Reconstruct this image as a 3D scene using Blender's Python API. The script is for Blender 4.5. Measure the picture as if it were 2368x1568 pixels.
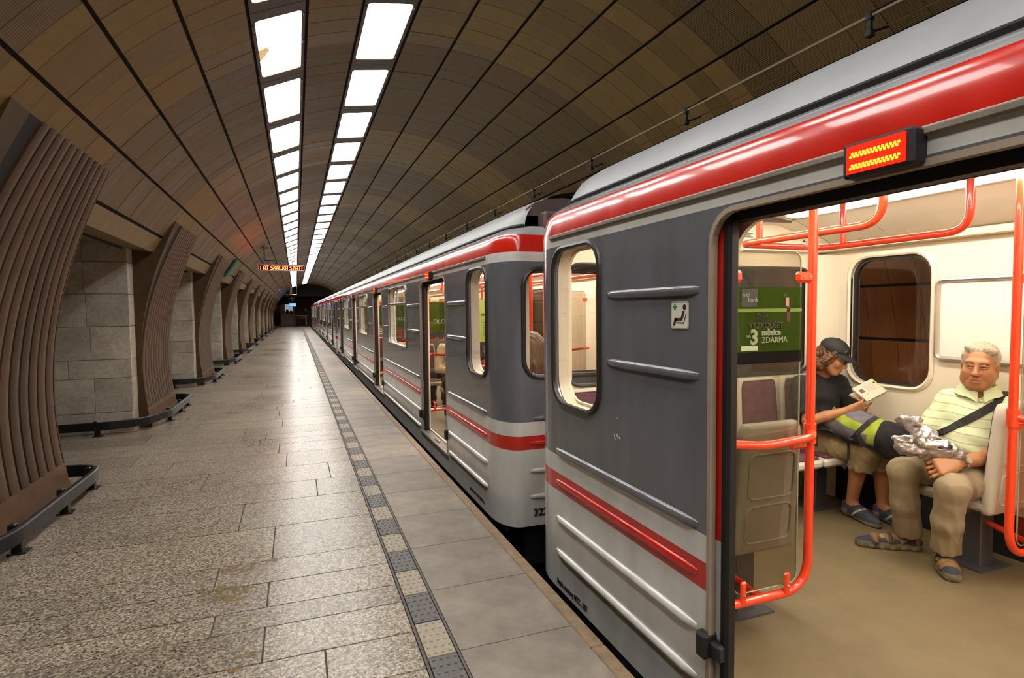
import bpy, bmesh, math, random
import numpy as np
from mathutils import Vector, Matrix

random.seed(7)
sc = bpy.context.scene
COL = sc.collection
for o in list(bpy.data.objects):
    bpy.data.objects.remove(o, do_unlink=True)

# ------------------------------------------------------------------ camera, world, exposure
cam_d = bpy.data.cameras.new('camera')
cam_d.sensor_width = 36.0
cam_d.lens = 36.0 * 1330.0 / 2368.0
cam_d.clip_start = 0.05
cam_d.clip_end = 300.0
cam = bpy.data.objects.new('camera', cam_d)
COL.objects.link(cam)
_f = Vector((0.3505, 0.9351, -0.0516)).normalized()
_r = Vector((0.9362, -0.3514, -0.0102))
_r = (_r - _f * _r.dot(_f)).normalized()
_u = _r.cross(_f).normalized()
cam.matrix_world = Matrix(((_r.x, _u.x, -_f.x, 0.0), (_r.y, _u.y, -_f.y, 0.0), (_r.z, _u.z, -_f.z, 1.5), (0, 0, 0, 1)))
sc.camera = cam

world = bpy.data.worlds.new('underground_dark')
world.use_nodes = True
world.node_tree.nodes['Background'].inputs[0].default_value = (0.010, 0.009, 0.008, 1)
world.node_tree.nodes['Background'].inputs[1].default_value = 0.3
sc.world = world
sc.view_settings.view_transform = 'Standard'
sc.view_settings.look = 'None'
sc.view_settings.exposure = 0.10
sc.view_settings.gamma = 1.0
sc.view_settings.use_curve_mapping = False
sc.cycles.max_bounces = 7
sc.cycles.diffuse_bounces = 4
sc.cycles.glossy_bounces = 4
sc.cycles.transparent_max_bounces = 14
sc.cycles.caustics_reflective = False
sc.cycles.caustics_refractive = False
sc.cycles.sample_clamp_indirect = 6.0
CEILING_LIGHT = 11.0     # the hall's lit ceiling panels
CAR_LIGHT = 30.0          # light strips inside the cars

# ------------------------------------------------------------------ small helpers
def tag(o, label=None, cat=None, group=None, kind=None):
    if label: o['label'] = label
    if cat: o['category'] = cat
    if group: o['group'] = group
    if kind: o['kind'] = kind
    return o

def empty(name, loc=(0, 0, 0), label=None, cat=None, group=None, kind=None, parent=None):
    o = bpy.data.objects.new(name, None)
    o.empty_display_size = 0.1
    COL.objects.link(o)
    o.location = loc
    if parent: o.parent = parent
    return tag(o, label, cat, group, kind)

def link(name, me, parent=None, loc=None, mw=None):
    o = bpy.data.objects.new(name, me)
    COL.objects.link(o)
    if parent: o.parent = parent
    if mw is not None: o.matrix_local = mw
    elif loc is not None: o.location = loc
    return o

ORD = ('first second third fourth fifth sixth seventh eighth ninth tenth eleventh twelfth thirteenth fourteenth fifteenth sixteenth '
       'seventeenth eighteenth nineteenth twentieth').split()
TENS = {20: 'twenty', 30: 'thirty', 40: 'forty'}
def ordinal(n):
    if n <= 20: return ORD[n - 1]
    if n % 10 == 0: return {30: 'thirtieth', 40: 'fortieth'}[n]
    return TENS[n // 10 * 10] + '-' + ORD[n % 10 - 1]

class MB:
    """collects geometry, then builds ONE mesh object; 'off' is subtracted so that vertices are local to the parent"""
    def __init__(s, off=(0, 0, 0)):
        s.v = []; s.f = []; s.off = Vector(off)
    def add(s, vs, fs):
        n = len(s.v)
        s.v += [tuple(Vector(v) - s.off) for v in vs]
        s.f += [tuple(i + n for i in f) for f in fs]
        return s
    def box(s, a, b, ch=0.0, M=None):
        """axis box from corner a to corner b with chamfer ch, optional matrix"""
        x0, y0, z0 = a; x1, y1, z1 = b
        x0, x1 = min(x0, x1), max(x0, x1); y0, y1 = min(y0, y1), max(y0, y1); z0, z1 = min(z0, z1), max(z0, z1)
        if ch <= 0:
            vs = [(x, y, z) for x in (x0, x1) for y in (y0, y1) for z in (z0, z1)]
            fs = [(0, 1, 3, 2), (4, 6, 7, 5), (0, 4, 5, 1), (2, 3, 7, 6), (0, 2, 6, 4), (1, 5, 7, 3)]
        else:
            c = min(ch, (x1 - x0) * .49, (y1 - y0) * .49, (z1 - z0) * .49)
            pts = []
            for sx in (0, 1):
                for sy in (0, 1):
                    for sz in (0, 1):
                        X = x1 if sx else x0; Y = y1 if sy else y0; Z = z1 if sz else z0
                        dx = -c if sx else c; dy = -c if sy else c; dz = -c if sz else c
                        pts += [(X, Y + dy, Z + dz), (X + dx, Y, Z + dz), (X + dx, Y + dy, Z)]
            bm = bmesh.new()
            for p in pts: bm.verts.new(p)
            r = bmesh.ops.convex_hull(bm, input=bm.verts)
            bmesh.ops.dissolve_limit(bm, angle_limit=0.01, verts=bm.verts, edges=bm.edges)
            bm.verts.index_update()
            vs = [tuple(v.co) for v in bm.verts]
            fs = [tuple(v.index for v in f.verts) for f in bm.faces]
            bm.free()
        if M is not None: vs = [tuple(M @ Vector(v)) for v in vs]
        return s.add(vs, fs)
    def tube(s, pts, r, n=10, closed=False, cap=True, rs=None):
        pts = [Vector(p) for p in pts]
        m = len(pts); vs = []; fs = []
        up = None
        for i, p in enumerate(pts):
            if closed: t = (pts[(i + 1) % m] - pts[i - 1]).normalized()
            else: t = (pts[min(i + 1, m - 1)] - pts[max(i - 1, 0)]).normalized()
            if up is None:
                up = Vector((0, 0, 1)) if abs(t.z) < .9 else Vector((1, 0, 0))
            a = t.cross(up)
            if a.length < 1e-6: a = t.orthogonal()
            a.normalize(); b = a.cross(t).normalized(); up = b
            R = rs[i] if rs else r
            for k in range(n):
                w = 2 * math.pi * k / n
                vs.append(tuple(p + a * (R * math.cos(w)) + b * (R * math.sin(w))))
        q = m if closed else m - 1
        for i in range(q):
            j = (i + 1) % m
            for k in range(n):
                l = (k + 1) % n
                fs.append((i * n + k, i * n + l, j * n + l, j * n + k))
        if cap and not closed:
            fs.append(tuple(range(n))[::-1]); fs.append(tuple((m - 1) * n + k for k in range(n)))
        return s.add(vs, fs)
    def ribbon(s, pts, nrm, w, t):
        """flat strap along pts; nrm list of normals, w width, t thickness"""
        vs = []; fs = []
        pts = [Vector(p) for p in pts]; m = len(pts)
        for i, p in enumerate(pts):
            tg = (pts[min(i + 1, m - 1)] - pts[max(i - 1, 0)]).normalized()
            n = Vector(nrm[i] if isinstance(nrm, list) else nrm)
            n = (n - tg * n.dot(tg)).normalized(); a = tg.cross(n)
            for (u, q) in ((-1, -1), (1, -1), (1, 1), (-1, 1)):
                vs.append(tuple(p + a * (w / 2 * u) + n * (t / 2 * q)))
        for i in range(m - 1):
            for k in range(4):
                l = (k + 1) % 4
                fs.append((i * 4 + k, i * 4 + l, i * 4 + 4 + l, i * 4 + 4 + k))
        fs.append((3, 2, 1, 0)); fs.append(tuple((m - 1) * 4 + k for k in range(4)))
        return s.add(vs, fs)
    def loft(s, loops, closed=True, cap0=False, cap1=False):
        n = len(loops[0]); vs = [p for L in loops for p in L]; fs = []
        for i in range(len(loops) - 1):
            for k in range(n if closed else n - 1):
                l = (k + 1) % n
                fs.append((i * n + k, i * n + l, (i + 1) * n + l, (i + 1) * n + k))
        if cap0: fs.append(tuple(range(n))[::-1])
        if cap1: fs.append(tuple((len(loops) - 1) * n + k for k in range(n)))
        return s.add(vs, fs)
    def ball(s, c, r, seg=10, M=None):
        c = Vector(c); rr = r if hasattr(r, '__len__') else (r, r, r)
        vs = [(0, 0, 1)]; rings = seg // 2
        for i in range(1, rings):
            t = math.pi * i / rings
            for k in range(seg):
                w = 2 * math.pi * k / seg
                vs.append((math.sin(t) * math.cos(w), math.sin(t) * math.sin(w), math.cos(t)))
        vs.append((0, 0, -1)); fs = []
        for k in range(seg): fs.append((0, 1 + k, 1 + (k + 1) % seg))
        for i in range(rings - 2):
            for k in range(seg):
                a = 1 + i * seg + k; b = 1 + i * seg + (k + 1) % seg
                fs.append((a, a + seg, b + seg, b))
        e = len(vs) - 1; a0 = 1 + (rings - 2) * seg
        for k in range(seg): fs.append((a0 + k, e, a0 + (k + 1) % seg))
        out = []
        for v in vs:
            q = Vector((v[0] * rr[0], v[1] * rr[1], v[2] * rr[2]))
            if M is not None: q = M @ q
            out.append(tuple(c + q))
        return s.add(out, fs)
    def plate(s, outer, holes, frame, t):
        """flat plate: 2-d loops (u,v) with holes, frame(u,v,w)->xyz, thickness t (w from 0 to t)"""
        bm = bmesh.new(); edges = []
        for L in [outer] + holes:
            vv = [bm.verts.new((p[0], p[1], 0)) for p in L]
            for i in range(len(vv)): edges.append(bm.edges.new((vv[i], vv[(i + 1) % len(vv)])))
        bmesh.ops.triangle_fill(bm, use_beauty=True, use_dissolve=False, edges=edges)
        bm.verts.index_update()
        V2 = [(v.co.x, v.co.y) for v in bm.verts]; F2 = [[v.index for v in f.verts] for f in bm.faces]
        bm.free()
        n = len(V2)
        if t == 0:
            return s.add([frame(u, v, 0) for u, v in V2], [tuple(f) for f in F2])
        vs = [frame(u, v, 0) for u, v in V2] + [frame(u, v, t) for u, v in V2]
        fs = [tuple(f) for f in F2] + [tuple(i + n for i in reversed(f)) for f in F2]
        k = 0
        for L in [outer] + holes:
            m = len(L)
            for i in range(m):
                a = k + i; b = k + (i + 1) % m
                fs.append((a, b, b + n, a + n))
            k += m
        return s.add(vs, fs)
    def mesh(s, name, m, smooth=False, fix=True):
        me = bpy.data.meshes.new(name)
        me.from_pydata(s.v, [], s.f)
        if m: me.materials.append(m)
        if fix and len(s.f) < 60000:
            bm = bmesh.new(); bm.from_mesh(me)
            bmesh.ops.recalc_face_normals(bm, faces=bm.faces)
            bm.to_mesh(me); bm.free()
        if smooth: smooth_by_angle(me, smooth if smooth is not True else 40)
        me.update()
        return me
    def build(s, name, m, parent=None, smooth=False, loc=None, fix=True):
        return link(name, s.mesh(name, m, smooth, fix), parent, loc)

def smooth_by_angle(me, deg):
    me.polygons.foreach_set('use_smooth', [True] * len(me.polygons))
    me.set_sharp_from_angle(angle=math.radians(deg))

def rrect(u0, v0, u1, v1, r, n=6):
    """rounded rectangle loop, counter-clockwise; r one radius or four (bl, br, tr, tl)"""
    rs = r if hasattr(r, '__len__') else (r,) * 4
    out = []
    for (cx, cy, a0, R) in ((u0, v0, 180, rs[0]), (u1, v0, 270, rs[1]), (u1, v1, 0, rs[2]), (u0, v1, 90, rs[3])):
        sx = 1 if cx == u0 else -1; sy = 1 if cy == v0 else -1
        if R <= 1e-6:
            out.append((cx, cy)); continue
        for i in range(n + 1):
            a = math.radians(a0 + 90 * i / n)
            out.append((cx + sx * R + R * math.cos(a), cy + sy * R + R * math.sin(a)))
    return out

def arc_path(pts, r, n=6):
    """polyline with its inner corners rounded by radius r"""
    P = [Vector(p) for p in pts]; out = [P[0]]
    for i in range(1, len(P) - 1):
        a = (P[i - 1] - P[i]); b = (P[i + 1] - P[i])
        ra = min(r, a.length * .49, b.length * .49)
        p0 = P[i] + a.normalized() * ra; p1 = P[i] + b.normalized() * ra
        for k in range(n + 1):
            t = k / n
            out.append(p0 * (1 - t) ** 2 + P[i] * 2 * t * (1 - t) + p1 * t * t)
    out.append(P[-1])
    return out

def text_mesh(body, size, m, align='LEFT', bold=0.0, sx=1.0, shear=0.0, extrude=0.0015):
    cu = bpy.data.curves.new('lettering', 'FONT')
    cu.body = body; cu.size = size; cu.align_x = align
    cu.offset = bold; cu.shear = shear; cu.extrude = extrude; cu.resolution_u = 3
    ob = bpy.data.objects.new('lettering', cu)
    COL.objects.link(ob)
    dg = bpy.context.evaluated_depsgraph_get()
    me = bpy.data.meshes.new_from_object(ob.evaluated_get(dg))
    bpy.data.objects.remove(ob, do_unlink=True)
    if sx != 1.0:
        for v in me.vertices: v.co.x *= sx
    me.materials.clear(); me.materials.append(m)
    me.name = 'lettering'
    return me

def M_side(p):    # faces the platform (-X); reads towards -Y
    return Matrix(((0, 0, -1, p[0]), (-1, 0, 0, p[1]), (0, 1, 0, p[2]), (0, 0, 0, 1)))
def M_front(p):   # faces -Y; reads towards +X
    return Matrix(((1, 0, 0, p[0]), (0, 0, -1, p[1]), (0, 1, 0, p[2]), (0, 0, 0, 1)))

# ------------------------------------------------------------------ materials
class NT:
    def __init__(s, name):
        s.m = bpy.data.materials.new(name); s.m.use_nodes = True
        s.t = s.m.node_tree; s.b = s.t.nodes['Principled BSDF']; s.out = s.t.nodes['Material Output']
    def n(s, typ, **kw):
        x = s.t.nodes.new(typ)
        for k, v in kw.items():
            if k.startswith('i_'):
                key = k[2:]
                x.inputs[int(key) if key.isdigit() else key].default_value = v
            else: setattr(x, k, v)
        return x
    def l(s, a, ao, b, bi): s.t.links.new(a.outputs[ao], b.inputs[bi])
    def ramp(s, stops, interp='LINEAR'):
        r = s.n('ShaderNodeValToRGB'); e = r.color_ramp; e.interpolation = interp
        while len(e.elements) < len(stops): e.elements.new(0.5)
        for el, (p, c) in zip(e.elements, stops):
            el.position = p; el.color = (*c, 1) if len(c) == 3 else c
        return r

def mat(name, col, rough=.5, metal=0.0, var=0.0, scale=8.0, bump=0.0, bscale=40.0, coat=0.0, rvar=0.0, spec=.5, coords='Object', rand=0.0):
    q = NT(name); b = q.b
    b.inputs['Base Color'].default_value = (*col, 1); b.inputs['Roughness'].default_value = rough
    b.inputs['Metallic'].default_value = metal; b.inputs['Coat Weight'].default_value = coat
    b.inputs['Specular IOR Level'].default_value = spec
    tc = q.n('ShaderNodeTexCoord')
    last = None
    if var > 0:
        nz = q.n('ShaderNodeTexNoise', i_Scale=scale, i_Detail=5.0, i_Roughness=.6); q.l(tc, coords, nz, 'Vector')
        r = q.ramp([(.25, tuple(c * (1 - var) for c in col)), (.75, tuple(min(1, c * (1 + var)) for c in col))])
        q.l(nz, 'Fac', r, 'Fac'); last = r
        if rvar > 0:
            mr = q.n('ShaderNodeMapRange'); mr.inputs['To Min'].default_value = max(.02, rough - rvar); mr.inputs['To Max'].default_value = rough + rvar
            q.l(nz, 'Fac', mr, 'Value'); q.l(mr, 'Result', b, 'Roughness')
    if rand > 0:
        oi = q.n('ShaderNodeObjectInfo'); mr = q.n('ShaderNodeMapRange')
        mr.inputs['To Min'].default_value = 1 - rand; mr.inputs['To Max'].default_value = 1 + rand
        q.l(oi, 'Random', mr, 'Value')
        hs = q.n('ShaderNodeHueSaturation')
        if last: q.l(last, 'Color', hs, 'Color')
        else: hs.inputs['Color'].default_value = (*col, 1)
        q.l(mr, 'Result', hs, 'Value'); last = hs
    if last: q.l(last, 'Color', b, 'Base Color')
    if bump > 0:
        n2 = q.n('ShaderNodeTexNoise', i_Scale=bscale, i_Detail=4.0); q.l(tc, coords, n2, 'Vector')
        bp = q.n('ShaderNodeBump', i_Strength=bump, i_Distance=.01); q.l(n2, 'Fac', bp, 'Height'); q.l(bp, 'Normal', b, 'Normal')
    return q.m

def emit(name, col, strength):
    q = NT(name); b = q.b
    b.inputs['Base Color'].default_value = (0, 0, 0, 1); b.inputs['Specular IOR Level'].default_value = 0.0; b.inputs['Roughness'].default_value = 1.0
    b.inputs['Emission Color'].default_value = (*col, 1); b.inputs['Emission Strength'].default_value = strength
    return q.m

def glass(name, tint=(1, 1, 1), gloss=(.9, .9, .9), ior=1.45, haze=0.0):
    """thin pane: transparent with a Fresnel reflection"""
    q = NT(name); q.t.nodes.remove(q.b)
    tr = q.n('ShaderNodeBsdfTransparent', i_Color=(*tint, 1)); gl = q.n('ShaderNodeBsdfGlossy', i_Color=(*gloss, 1), i_Roughness=.02)
    fr = q.n('ShaderNodeFresnel'); mx = q.n('ShaderNodeMixShader')
    ge = q.n('ShaderNodeNewGeometry'); io = q.n('ShaderNodeMapRange'); io.inputs['To Min'].default_value = ior; io.inputs['To Max'].default_value = 1 / ior
    q.l(ge, 'Backfacing', io, 'Value'); q.l(io, 'Result', fr, 'IOR')
    q.l(fr, 'Fac', mx, 'Fac'); q.l(tr, 'BSDF', mx, 1); q.l(gl, 'BSDF', mx, 2)
    top = mx
    if haze > 0:
        tc = q.n('ShaderNodeTexCoord'); mp = q.n('ShaderNodeMapping'); mp.inputs['Rotation'].default_value = (.6, .2, .3)
        mp.inputs['Scale'].default_value = (60, 4, 60); q.l(tc, 'Object', mp, 'Vector')
        nz = q.n('ShaderNodeTexNoise', i_Scale=1.5, i_Detail=6.0); q.l(mp, 'Vector', nz, 'Vector')
        r = q.ramp([(.62, (0, 0, 0)), (.75, (haze, haze, haze))]); q.l(nz, 'Fac', r, 'Fac')
        df = q.n('ShaderNodeBsdfDiffuse', i_Color=(.75, .72, .68, 1)); m2 = q.n('ShaderNodeMixShader')
        q.l(r, 'Color', m2, 'Fac'); q.l(mx, 'Shader', m2, 1); q.l(df, 'BSDF', m2, 2); top = m2
    q.l(top, 'Shader', q.out, 'Surface')
    return q.m

def ceiling_mat(name, col, ribbed, attr, axis='X'):
    q = NT(name); b = q.b
    b.inputs['Metallic'].default_value = .25; b.inputs['Specular IOR Level'].default_value = .38
    if attr:
        at = q.n('ShaderNodeAttribute', attribute_name='tone'); src = (at, 'Fac')
    else:
        oi = q.n('ShaderNodeObjectInfo'); src = (oi, 'Random')
    tc = q.n('ShaderNodeTexCoord')
    mp = q.n('ShaderNodeMapping'); mp.inputs['Scale'].default_value = (1.2, 26 if ribbed else 5, 1); q.l(tc, 'UV', mp, 'Vector')
    nz = q.n('ShaderNodeTexNoise', i_Scale=1.0, i_Detail=4.0); q.l(mp, 'Vector', nz, 'Vector')
    ad = q.n('ShaderNodeMath', operation='MULTIPLY_ADD'); ad.inputs[1].default_value = .55
    q.l(src[0], src[1], ad, 0); q.l(nz, 'Fac', ad, 2)
    r = q.ramp([(.30, tuple(c * .80 for c in col)), (1.15 / 1.6, col), (1.0, tuple(c * 1.2 for c in col))])
    q.l(ad, 'Value', r, 'Fac'); q.l(r, 'Color', b, 'Base Color')
    rr = q.n('ShaderNodeMapRange'); rr.inputs['To Min'].default_value = .33; rr.inputs['To Max'].default_value = .50
    q.l(src[0], src[1], rr, 'Value'); q.l(rr, 'Result', b, 'Roughness')
    wv = q.n('ShaderNodeTexWave', wave_type='BANDS', bands_direction=axis, i_Scale=(10.0 if ribbed else .4)); q.l(tc, 'UV', wv, 'Vector')
    bp = q.n('ShaderNodeBump', i_Strength=(.35 if ribbed else .05), i_Distance=.003); q.l(wv, 'Fac', bp, 'Height')
    n3 = q.n('ShaderNodeTexNoise', i_Scale=2.2, i_Detail=2.0); q.l(tc, 'UV', n3, 'Vector')
    b2 = q.n('ShaderNodeBump', i_Strength=.25, i_Distance=.012); q.l(n3, 'Fac', b2, 'Height'); q.l(bp, 'Normal', b2, 'Normal')
    q.l(b2, 'Normal', b, 'Normal')
    return q.m

def granite_mat(name, rand=True):
    q = NT(name); b = q.b
    g = q.n('ShaderNodeNewGeometry')
    v1 = q.n('ShaderNodeTexVoronoi', i_Scale=105.0); q.l(g, 'Position', v1, 'Vector')
    n1 = q.n('ShaderNodeTexNoise', i_Scale=60.0, i_Detail=6.0, i_Roughness=.7); q.l(g, 'Position', n1, 'Vector')
    sp = q.n('ShaderNodeSeparateColor'); q.l(v1, 'Color', sp, 'Color')
    ad = q.n('ShaderNodeMath', operation='MULTIPLY_ADD'); ad.inputs[1].default_value = .5
    q.l(sp, 'Red', ad, 0); q.l(n1, 'Fac', ad, 2)
    r = q.ramp([(.44, (.045, .042, .040)), (.58, (.20, .172, .140)), (.78, (.335, .285, .222)), (1.0, (.60, .545, .46))])
    q.l(ad, 'Value', r, 'Fac')
    # wear and reddish blotches, large scale
    n2 = q.n('ShaderNodeTexNoise', i_Scale=.8, i_Detail=4.0); q.l(g, 'Position', n2, 'Vector')
    r2 = q.ramp([(.3, (.78, .73, .68)), (.6, (1, .97, .93)), (.8, (1.0, .92, .84))]); q.l(n2, 'Fac', r2, 'Fac')
    mx = q.n('ShaderNodeMix', data_type='RGBA', blend_type='MULTIPLY'); mx.inputs['Factor'].default_value = 1
    q.l(r, 'Color', mx, 6); q.l(r2, 'Color', mx, 7)
    hs = q.n('ShaderNodeHueSaturation'); q.l(mx, 2, hs, 'Color')
    oi = q.n('ShaderNodeObjectInfo'); mr = q.n('ShaderNodeMapRange'); mr.inputs['To Min'].default_value = .84; mr.inputs['To Max'].default_value = 1.12
    if rand: q.l(oi, 'Random', mr, 'Value')
    else: mr.inputs['Value'].default_value = .5
    q.l(mr, 'Result', hs, 'Value')
    q.l(hs, 'Color', b, 'Base Color')
    rr = q.n('ShaderNodeMapRange'); rr.inputs['To Min'].default_value = .22; rr.inputs['To Max'].default_value = .36
    q.l(n2, 'Fac', rr, 'Value'); q.l(rr, 'Result', b, 'Roughness')
    b.inputs['Specular IOR Level'].default_value = .5
    bp = q.n('ShaderNodeBump', i_Strength=.12, i_Distance=.002); q.l(n1, 'Fac', bp, 'Height'); q.l(bp, 'Normal', b, 'Normal')
    return q.m

def marble_mat():
    q = NT('grey_marble'); b = q.b
    tc = q.n('ShaderNodeTexCoord'); oi = q.n('ShaderNodeObjectInfo')
    mp = q.n('ShaderNodeMapping'); q.l(tc, 'Object', mp, 'Vector')
    cb = q.n('ShaderNodeCombineXYZ'); ml = q.n('ShaderNodeMath', operation='MULTIPLY'); ml.inputs[1].default_value = 37.0
    q.l(oi, 'Random', ml, 0); q.l(ml, 'Value', cb, 'X'); q.l(ml, 'Value', cb, 'Z'); q.l(cb, 'Vector', mp, 'Location')
    n0 = q.n('ShaderNodeTexNoise', i_Scale=6.5, i_Detail=9.0, i_Roughness=.72, i_Distortion=.6); q.l(mp, 'Vector', n0, 'Vector')
    vein = q.ramp([(.45, (1, 1, 1)), (.495, (.45, .43, .4)), (.54, (1, 1, 1))]); q.l(n0, 'Fac', vein, 'Fac')
    n1 = q.n('ShaderNodeTexNoise', i_Scale=2.5, i_Detail=6.0); q.l(mp, 'Vector', n1, 'Vector')
    base = q.ramp([(.3, (.48, .44, .36)), (.55, (.66, .61, .51)), (.8, (.75, .71, .61))]); q.l(n1, 'Fac', base, 'Fac')
    mx = q.n('ShaderNodeMix', data_type='RGBA', blend_type='MULTIPLY'); mx.inputs['Factor'].default_value = .42
    q.l(base, 'Color', mx, 6); q.l(vein, 'Color', mx, 7)
    hs = q.n('ShaderNodeHueSaturation'); mr = q.n('ShaderNodeMapRange'); mr.inputs['To Min'].default_value = .82; mr.inputs['To Max'].default_value = 1.1
    q.l(oi, 'Random', mr, 'Value'); q.l(mr, 'Result', hs, 'Value'); q.l(mx, 2, hs, 'Color'); q.l(hs, 'Color', b, 'Base Color')
    b.inputs['Roughness'].default_value = .35
    return q.m

def livery_mat():
    """paint of the car body: bands by height in the car's own coordinates"""
    q = NT('car_livery'); b = q.b
    tc = q.n('ShaderNodeTexCoord'); sx = q.n('ShaderNodeSeparateXYZ'); q.l(tc, 'Object', sx, 'Vector')
    mr = q.n('ShaderNodeMapRange'); mr.inputs['From Min'].default_value = -.5; mr.inputs['From Max'].default_value = 2.5; mr.clamp = True
    q.l(sx, 'Z', mr, 'Value')
    W = (.68, .68, .645); G = (.138, .142, .160); Rd = (.60, .018, .008); S = (.33, .345, .36)
    h = lambda z: (z + .5) / 3.0
    r = q.ramp([(0, W), (h(.428), Rd), (h(.541), W), (h(.637), G), (h(1.851), W), (h(1.918), Rd), (h(2.052), S)], 'CONSTANT')
    q.l(mr, 'Result', r, 'Fac')
    # grime
    mp = q.n('ShaderNodeMapping'); mp.inputs['Scale'].default_value = (3, 3, .8); q.l(tc, 'Object', mp, 'Vector')
    nz = q.n('ShaderNodeTexNoise', i_Scale=2.5, i_Detail=6.0); q.l(mp, 'Vector', nz, 'Vector')
    gr = q.ramp([(.3, (.78, .75, .72)), (.65, (1, 1, 1))]); q.l(nz, 'Fac', gr, 'Fac')
    mx = q.n('ShaderNodeMix', data_type='RGBA', blend_type='MULTIPLY'); mx.inputs['Factor'].default_value = .7
    q.l(r, 'Color', mx, 6); q.l(gr, 'Color', mx, 7); q.l(mx, 2, b, 'Base Color')
    rr = q.n('ShaderNodeMapRange'); rr.inputs['To Min'].default_value = .14; rr.inputs['To Max'].default_value = .24
    q.l(nz, 'Fac', rr, 'Value'); q.l(rr, 'Result', b, 'Roughness')
    b.inputs['Coat Weight'].default_value = .45; b.inputs['Coat Roughness'].default_value = .03
    n2 = q.n('ShaderNodeTexNoise', i_Scale=4.5, i_Detail=1.5); q.l(tc, 'Object', n2, 'Vector')
    bp = q.n('ShaderNodeBump', i_Strength=.07, i_Distance=.03); q.l(n2, 'Fac', bp, 'Height')
    q.l(bp, 'Normal', b, 'Normal'); q.l(bp, 'Normal', b, 'Coat Normal')
    return q.m

def skin_mat():
    q = NT('skin'); b = q.b
    at = q.n('ShaderNodeAttribute', attribute_name='tint'); q.l(at, 'Color', b, 'Base Color')
    b.inputs['Roughness'].default_value = .48
    b.inputs['Subsurface Weight'].default_value = .12; b.inputs['Subsurface Radius'].default_value = (.01, .004, .002); b.inputs['Subsurface Scale'].default_value = .5
    tc = q.n('ShaderNodeTexCoord'); nz = q.n('ShaderNodeTexNoise', i_Scale=90.0, i_Detail=4.0); q.l(tc, 'Object', nz, 'Vector')
    bp = q.n('ShaderNodeBump', i_Strength=.12, i_Distance=.003); q.l(nz, 'Fac', bp, 'Height'); q.l(bp, 'Normal', b, 'Normal')
    return q.m

def tint_mat(name, rough=.8, metal=0.0, bump=.2, bscale=60.0):
    q = NT(name); b = q.b
    at = q.n('ShaderNodeAttribute', attribute_name='tint'); q.l(at, 'Color', b, 'Base Color')
    b.inputs['Roughness'].default_value = rough; b.inputs['Metallic'].default_value = metal
    tc = q.n('ShaderNodeTexCoord'); nz = q.n('ShaderNodeTexNoise', i_Scale=bscale, i_Detail=5.0); q.l(tc, 'Object', nz, 'Vector')
    bp = q.n('ShaderNodeBump', i_Strength=bump, i_Distance=.006); q.l(nz, 'Fac', bp, 'Height'); q.l(bp, 'Normal', b, 'Normal')
    return q.m

def polo_mat():
    """pale green knit with thin darker stripes across"""
    q = NT('striped_polo_knit'); b = q.b
    tc = q.n('ShaderNodeTexCoord'); nz = q.n('ShaderNodeTexNoise', i_Scale=5.0, i_Detail=2.0); q.l(tc, 'Object', nz, 'Vector')
    sx = q.n('ShaderNodeSeparateXYZ'); q.l(tc, 'Object', sx, 'Vector')
    ad = q.n('ShaderNodeMath', operation='MULTIPLY_ADD'); ad.inputs[1].default_value = .035; q.l(nz, 'Fac', ad, 0); q.l(sx, 'Z', ad, 2)
    yb = q.n('ShaderNodeMath', operation='MULTIPLY_ADD'); yb.inputs[1].default_value = -.10; q.l(sx, 'Y', yb, 0); q.l(ad, 'Value', yb, 2)
    md = q.n('ShaderNodeMath', operation='PINGPONG'); md.inputs[1].default_value = .0225; q.l(yb, 'Value', md, 0)
    lt = q.ramp([(.0, (.33, .36, .20)), (.0022, (.36, .38, .22)), (.0032, (.66, .74, .47)), (1, (.66, .74, .47))]); q.l(md, 'Value', lt, 'Fac')
    q.l(lt, 'Color', b, 'Base Color'); b.inputs['Roughness'].default_value = .85
    return q.m

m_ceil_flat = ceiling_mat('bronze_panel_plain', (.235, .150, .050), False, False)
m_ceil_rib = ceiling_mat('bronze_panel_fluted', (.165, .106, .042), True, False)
m_ceil_flat_f = ceiling_mat('bronze_panel_plain_far', (.235, .150, .050), False, True)
m_ceil_rib_f = ceiling_mat('bronze_panel_fluted_far', (.165, .106, .042), True, True)
m_wallp = ceiling_mat('brown_wall_panel_far', (.34, .125, .04), True, True, 'Y')
m_black = mat('black_joint', (.012, .011, .010), .7)
m_backing = mat('dark_backing', (.03, .025, .02), .8, var=.3)
m_granite = granite_mat('granite')
m_granite_f = granite_mat('granite_far', False)
m_joint = mat('floor_joint', (.085, .07, .055), .8, var=.3)
m_slab = mat('edge_concrete', (.245, .208, .172), .45, var=.34, scale=6, bump=.15, bscale=120, rand=.08, coords='Object', rvar=.08)
m_nosing = mat('worn_nosing', (.26, .18, .11), .5, var=.35, scale=14)
m_tact_c = mat('cream_tactile', (.33, .285, .215), .5, var=.15, scale=30, rand=.08)
m_tact_d = mat('grey_tactile', (.115, .107, .108), .5, var=.2, scale=30, rand=.08)
m_marble = marble_mat()
m_wood = mat('brown_cladding', (.085, .047, .019), .58, var=.3, scale=3.5, rvar=.08, spec=.3)
m_rib_l = mat('column_rib', (.092, .054, .029), .42, var=.25, scale=5, rand=.2, metal=.1)
m_rail = mat('dark_guard_rail', (.022, .022, .025), .30, metal=.5, var=.2)
m_steel = mat('dull_steel', (.32, .31, .30), .4, metal=.8, var=.15)
m_livery = livery_mat()
m_roof = mat('silver_roof', (.27, .282, .295), .42, var=.1, scale=3, bump=.06, bscale=3, spec=.4)
m_white = mat('white_paint', (.56, .56, .53), .25, var=.06)
m_greyp = mat('grey_paint', (.105, .108, .125), .25, var=.06)
m_redp = mat('red_paint', (.62, .022, .012), .25, var=.06)
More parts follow.
